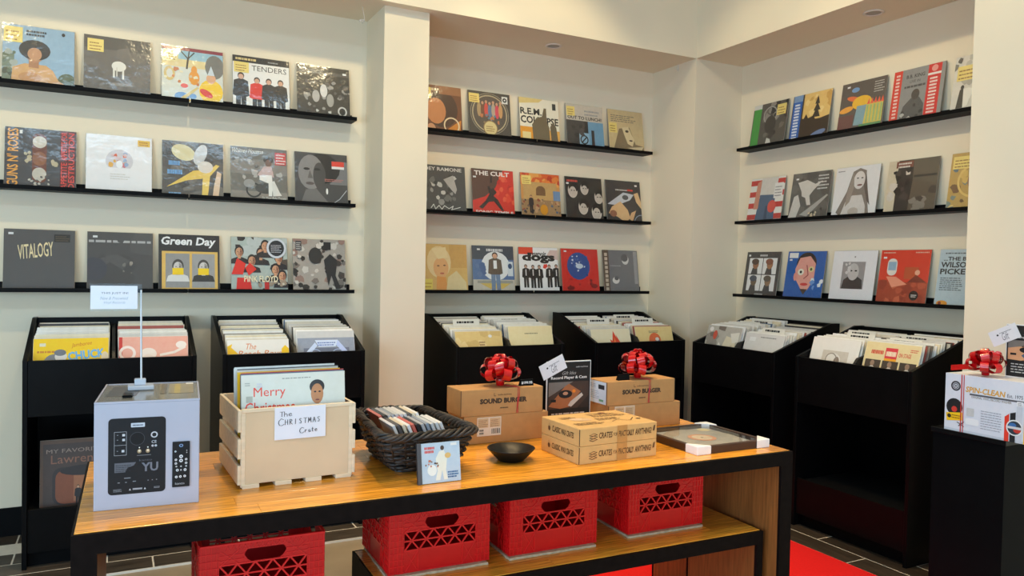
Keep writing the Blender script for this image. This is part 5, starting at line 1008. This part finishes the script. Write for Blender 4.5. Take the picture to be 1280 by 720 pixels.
# flat cartons
def flat_box(z, lab, topart):
    t = empty('flat_carton', (1.393, 2.172, z), math.atan2(.010, .33), lab, 'box', 'stacked flat cartons')
    w_, d_, h_ = .332, .245, .0605
    MB().box(0, w_, 0, d_, 0, h_).build('carton', KRAFT2, t, bevel=.0018)
    MB().box(-.0006, .0014, -.0006, .0014, .002, h_-.002).build('corner_seam', DKTAPE, t)
    INKB = (92, 64, 40)
    a = Art(None, w_, h_); a.text('CRATES', .24, .36, .34, INKB, w=.17, bold=.02, shear=.1); a.text('FOR', .425, .42, .2, INKB, w=.05); a.text('PRACTICALLY', .49, .36, .34, INKB, w=.2, bold=.02, shear=.1); a.text('ANYTHING!', .705, .36, .36, INKB, w=.22, bold=.02, shear=.1)
    for k in range(3): a.poly(((.115,.3+.14*k),(.16,.22+.14*k),(.225,.32+.14*k),(.175,.42+.14*k)), INKB); a.poly(((.128,.31+.14*k),(.16,.26+.14*k),(.21,.33+.14*k),(.172,.39+.14*k)), (196, 150, 96))
    a.poly(((.94,.5),(.955,.8),(.975,.84),(.965,.5)), INKB); a.rect(.47, .0, .6, 1, (186, 136, 76)); a.text('PRACTICALLY', .49, .36, .34, INKB, w=.2, bold=.02, shear=.1)
    a.build('front_print', t, (0, 0, 0), (w_, 0, 0), (0, 0, h_), PMATTE, base=.0007)
    a = Art(None, d_, h_); a.text('CLASSIC', .3, .36, .34, INKB, w=.22, bold=.02, shear=.1); a.text('WAX CRATES', .54, .36, .34, INKB, w=.32, bold=.02, shear=.1); a.ell(.22, .5, .03, .16, INKB); a.ell(.22, .7, .02, .1, (190, 150, 100))
    a.build('end_print', t, (0, d_, 0), (0, -d_, 0), (0, 0, h_), PMATTE, base=.0007)
    if topart:
        a = Art(None, w_, d_); I2 = (120, 88, 56)
        a.ell(.3, .55, .12, .11, (196, 160, 120)); a.ell(.25, .6, .08, .08, (216, 184, 150)); a.ell(.35, .52, .06, .07, (206, 170, 130)); a.lines(.1, .66, .3, .8, 3, I2, .4); a.lines(.5, .62, .9, .86, 4, I2, .35); a.lines(.45, .4, .8, .56, 3, I2, .4); a.lines(.08, .2, .45, .36, 3, I2, .4); a.ell(.72, .86, .05, .03, (110, 50, 36)); a.ell(.92, .3, .03, .03, (70, 50, 36)); a.stroke([(.55, .26), (.65, .34), (.78, .24), (.9, .4)], .012, I2); a.ring(.86, .66, .06, .01, I2); a.stroke([(.5, .86), (.6, .92), (.66, .84)], .01, I2)
        a.build('top_print', t, (0, 0, h_), (w_, 0, 0), (0, d_, 0), PMATTE, base=.0007)
flat_box(TZ, 'flat printed brown carton, lower of the stack of two on the table', 0)
flat_box(TZ+.0612, 'flat printed brown carton with drawings on its lid, upper of the stack of two', 1)
# framed record
t = empty('framed_record', (1.862, 2.122, TZ), 0, 'framed record with white corner guards lying flat on the table end', 'framed record')
FS, FT = .345, .028
f = MB()
for q in ((0, FS, 0, .018), (0, FS, FS-.018, FS), (0, .018, .018, FS-.018), (FS-.018, FS, .018, FS-.018)): f.box(*q, 0, FT)
f.build('frame', mat('dark_walnut', (58, 36, 26), .4, .2, 20, stretch=(.5, 6, 6)), t, bevel=.001)
MB().box(.018, FS-.018, .018, FS-.018, .004, .012).build('backing', mat('mat_with_glare', (178, 174, 170), .5, .05), t)  # backing paled: the wall's reflection in the glazing is put into its colour
MB().lathe([(0, .0125), (.15, .0125), (.15, .015), (0, .015)], 48, (FS/2, FS/2, 0)).build('disc', mat('disc_with_glare', (190, 178, 164), .25, .1, 20), t, smooth=False)  # disc paled the same way, glass reflection painted into the colour
a = Art(None); a.ell(.5, .5, .18, .18, (222, 150, 110), 30); a.ell(.5, .5, .13, .13, (226, 200, 170), 30); a.ell(.5, .5, .02, .02, (90, 70, 60)); a.ell(.84, .86, .09, .09, (226, 206, 160)); a.build('disc_label', t, (.02, .02, .0152), (FS-.04, 0, 0), (0, FS-.04, 0))
GLS = MB().box(.016, FS-.016, .016, FS-.016, FT-.005, FT-.002).build('glazing', CLEAR, t)
GUARD = mat('white_foam', (228, 228, 230), .6, .03, 30)
gm = MB().prism([(-.004, -.004), (.062, -.004), (-.004, .062)], 2, -.0, FT+.004).mesh('corner_guard', GUARD, .002)
for x, y, r_ in ((0, 0, 0), (FS, 0, 90), (FS, FS, 180), (0, FS, 270)):
    o = obj('corner_guard', gm, t); o.location = (x, y, 0); o.rotation_euler = (0, 0, math.radians(r_))

# ---------------------------------------------------------------- plinth with cleaner box
t = empty('display_plinth', (3.105, 2.065, 0), -math.pi/2, 'black display plinth holding the white cleaner box', 'plinth')
PH = .786
MB().box(0, .30, 0, .30, 0, PH-.02).build('column', mat('black_gloss_panel', (14, 14, 15), .35, .1, 10, spec=.04), t, bevel=.001)
MB().box(-.006, .306, -.006, .306, PH-.02, PH).build('top_panel', mat('black_gloss_top', (18, 18, 19), .2, .1, 10, spec=.5), t, bevel=.001)
# local x runs along -Y, local y runs along +X
SW, SD, SH = .345, .17, .236
t = empty('cleaner_box', (3.107, 2.017, PH), -math.pi/2, 'white printed record cleaner box with red ribbon on the plinth', 'box')
MB().box(0, SW, 0, SD, 0, SH).build('carton', mat('white_gloss_box', (226, 228, 234), .35, .02, 10), t, bevel=.0015)
a = Art((218, 220, 230), SW, SH); a.rect(0, .0, 1, .04, (200, 204, 214)); a.ring(.13, .79, .06, .02, (60, 60, 66), asp=SW/SH); a.ring(.13, .79, .035, .012, (90, 90, 96), asp=SW/SH); a.ell(.13, .79, .015, .022, (120, 120, 126))
a.text('SPIN-CLEAN', .25, .71, .1, (214, 160, 60), w=.46, bold=.03, shear=.15); a.text('Est. 1975', .73, .72, .06, (90, 90, 96), w=.17, bold=.01); a.rect(.3, .665, .95, .695, (90, 90, 96)); a.text('ORIGINAL VINYL RECORD WASHER', .32, .62, .04, (120, 100, 60), w=.46)
a.ell(.12, .42, .1, .15, (34, 34, 36)); a.ell(.12, .38, .035, .05, (206, 60, 50)); a.poly(((.03,.16),(.02,.3),(.22,.34),(.22,.2)), (246, 196, 30)); a.ell(.06, .25, .025, .035, (60, 50, 30)); a.lines(.09, .22, .2, .3, 2, (150, 110, 20), .5); a.stroke([(.16, .16), (.24, .1)], .012, BK); a.stroke([(.18, .1), (.24, .18)], .012, BK); a.rrect(.27, .3, .36, .44, .01, (196, 196, 196)); a.ell(.34, .22, .06, .05, (226, 226, 230)); a.rrect(.26, .15, .42, .26, .02, (232, 232, 236))
a.lines(.44, .12, .68, .46, 8, (150, 154, 166), .3, .05); a.poly(((.71,0),(.71,.4),(.76,.46),(.76,0)), (222, 60, 40)); a.poly(((.77,0),(.77,.47),(.83,.5),(.83,0)), (36, 36, 38)); a.rect(.84, 0, .9, .6, (200, 204, 214)); a.poly(((.92,0),(.92,.6),(1,.66),(1,0)), (246, 196, 20)); a.ell(.82, .24, .09, .13, (50, 60, 70)); a.ring(.82, .24, .09, .014, (226, 226, 226), asp=SW/SH); a.ell(.8, .28, .04, .04, (60, 110, 170)); a.ell(.85, .2, .04, .04, (190, 60, 50)); a.rect(.74, .22, .9, .26, (206, 206, 210)); a.rect(.84, .6, .91, .68, (230, 230, 234)); a.lines(.85, .61, .9, .67, 3, (110, 110, 116), .4)
a.build('front_print', t, (0, 0, 0), (SW, 0, 0), (0, 0, SH))
MB().box(.068, .072, -.0025, -.0012, 0, SH).build('ribbon_band', RIB2, t); MB().box(.078, .081, -.0025, -.0012, 0, SH).build('ribbon_band', RIB2, t)
bow((3.16, 1.885, PH+SH+.0012), 'red satin bow on the white cleaner box', 5, 1.05)
tl = MB(); tl.v = [Vector(p) for p in ((3.125, 1.90, PH+SH+.03), (3.112, 2.0, PH+SH+.012), (3.112, 2.0, PH+SH+.034), (3.125, 1.90, PH+SH+.052))]; tl.f = [(0, 1, 2, 3)]
o = tl.build('ribbon_end', RIB, bpy.data.objects['gift_bow.002']); o.matrix_parent_inverse = Matrix.Diagonal((1/(1.05*.95), 1/(1.05*.95), 1/(1.05*1.2), 1)) @ Matrix.Translation((-3.16, -1.885, -(PH+SH+.0012)))
tm = Matrix.Translation((-.045, -.0035, .115)) @ Matrix.Rotation(-math.radians(26), 4, 'Y')
p0 = on_x(1254, 468, 3.22)
player_sign((3.238, p0.y+.004, PH+SH+.0005), -math.pi/2, .2, .215, 'black record player sign with white gift tag on the cleaner box', 1, tm)
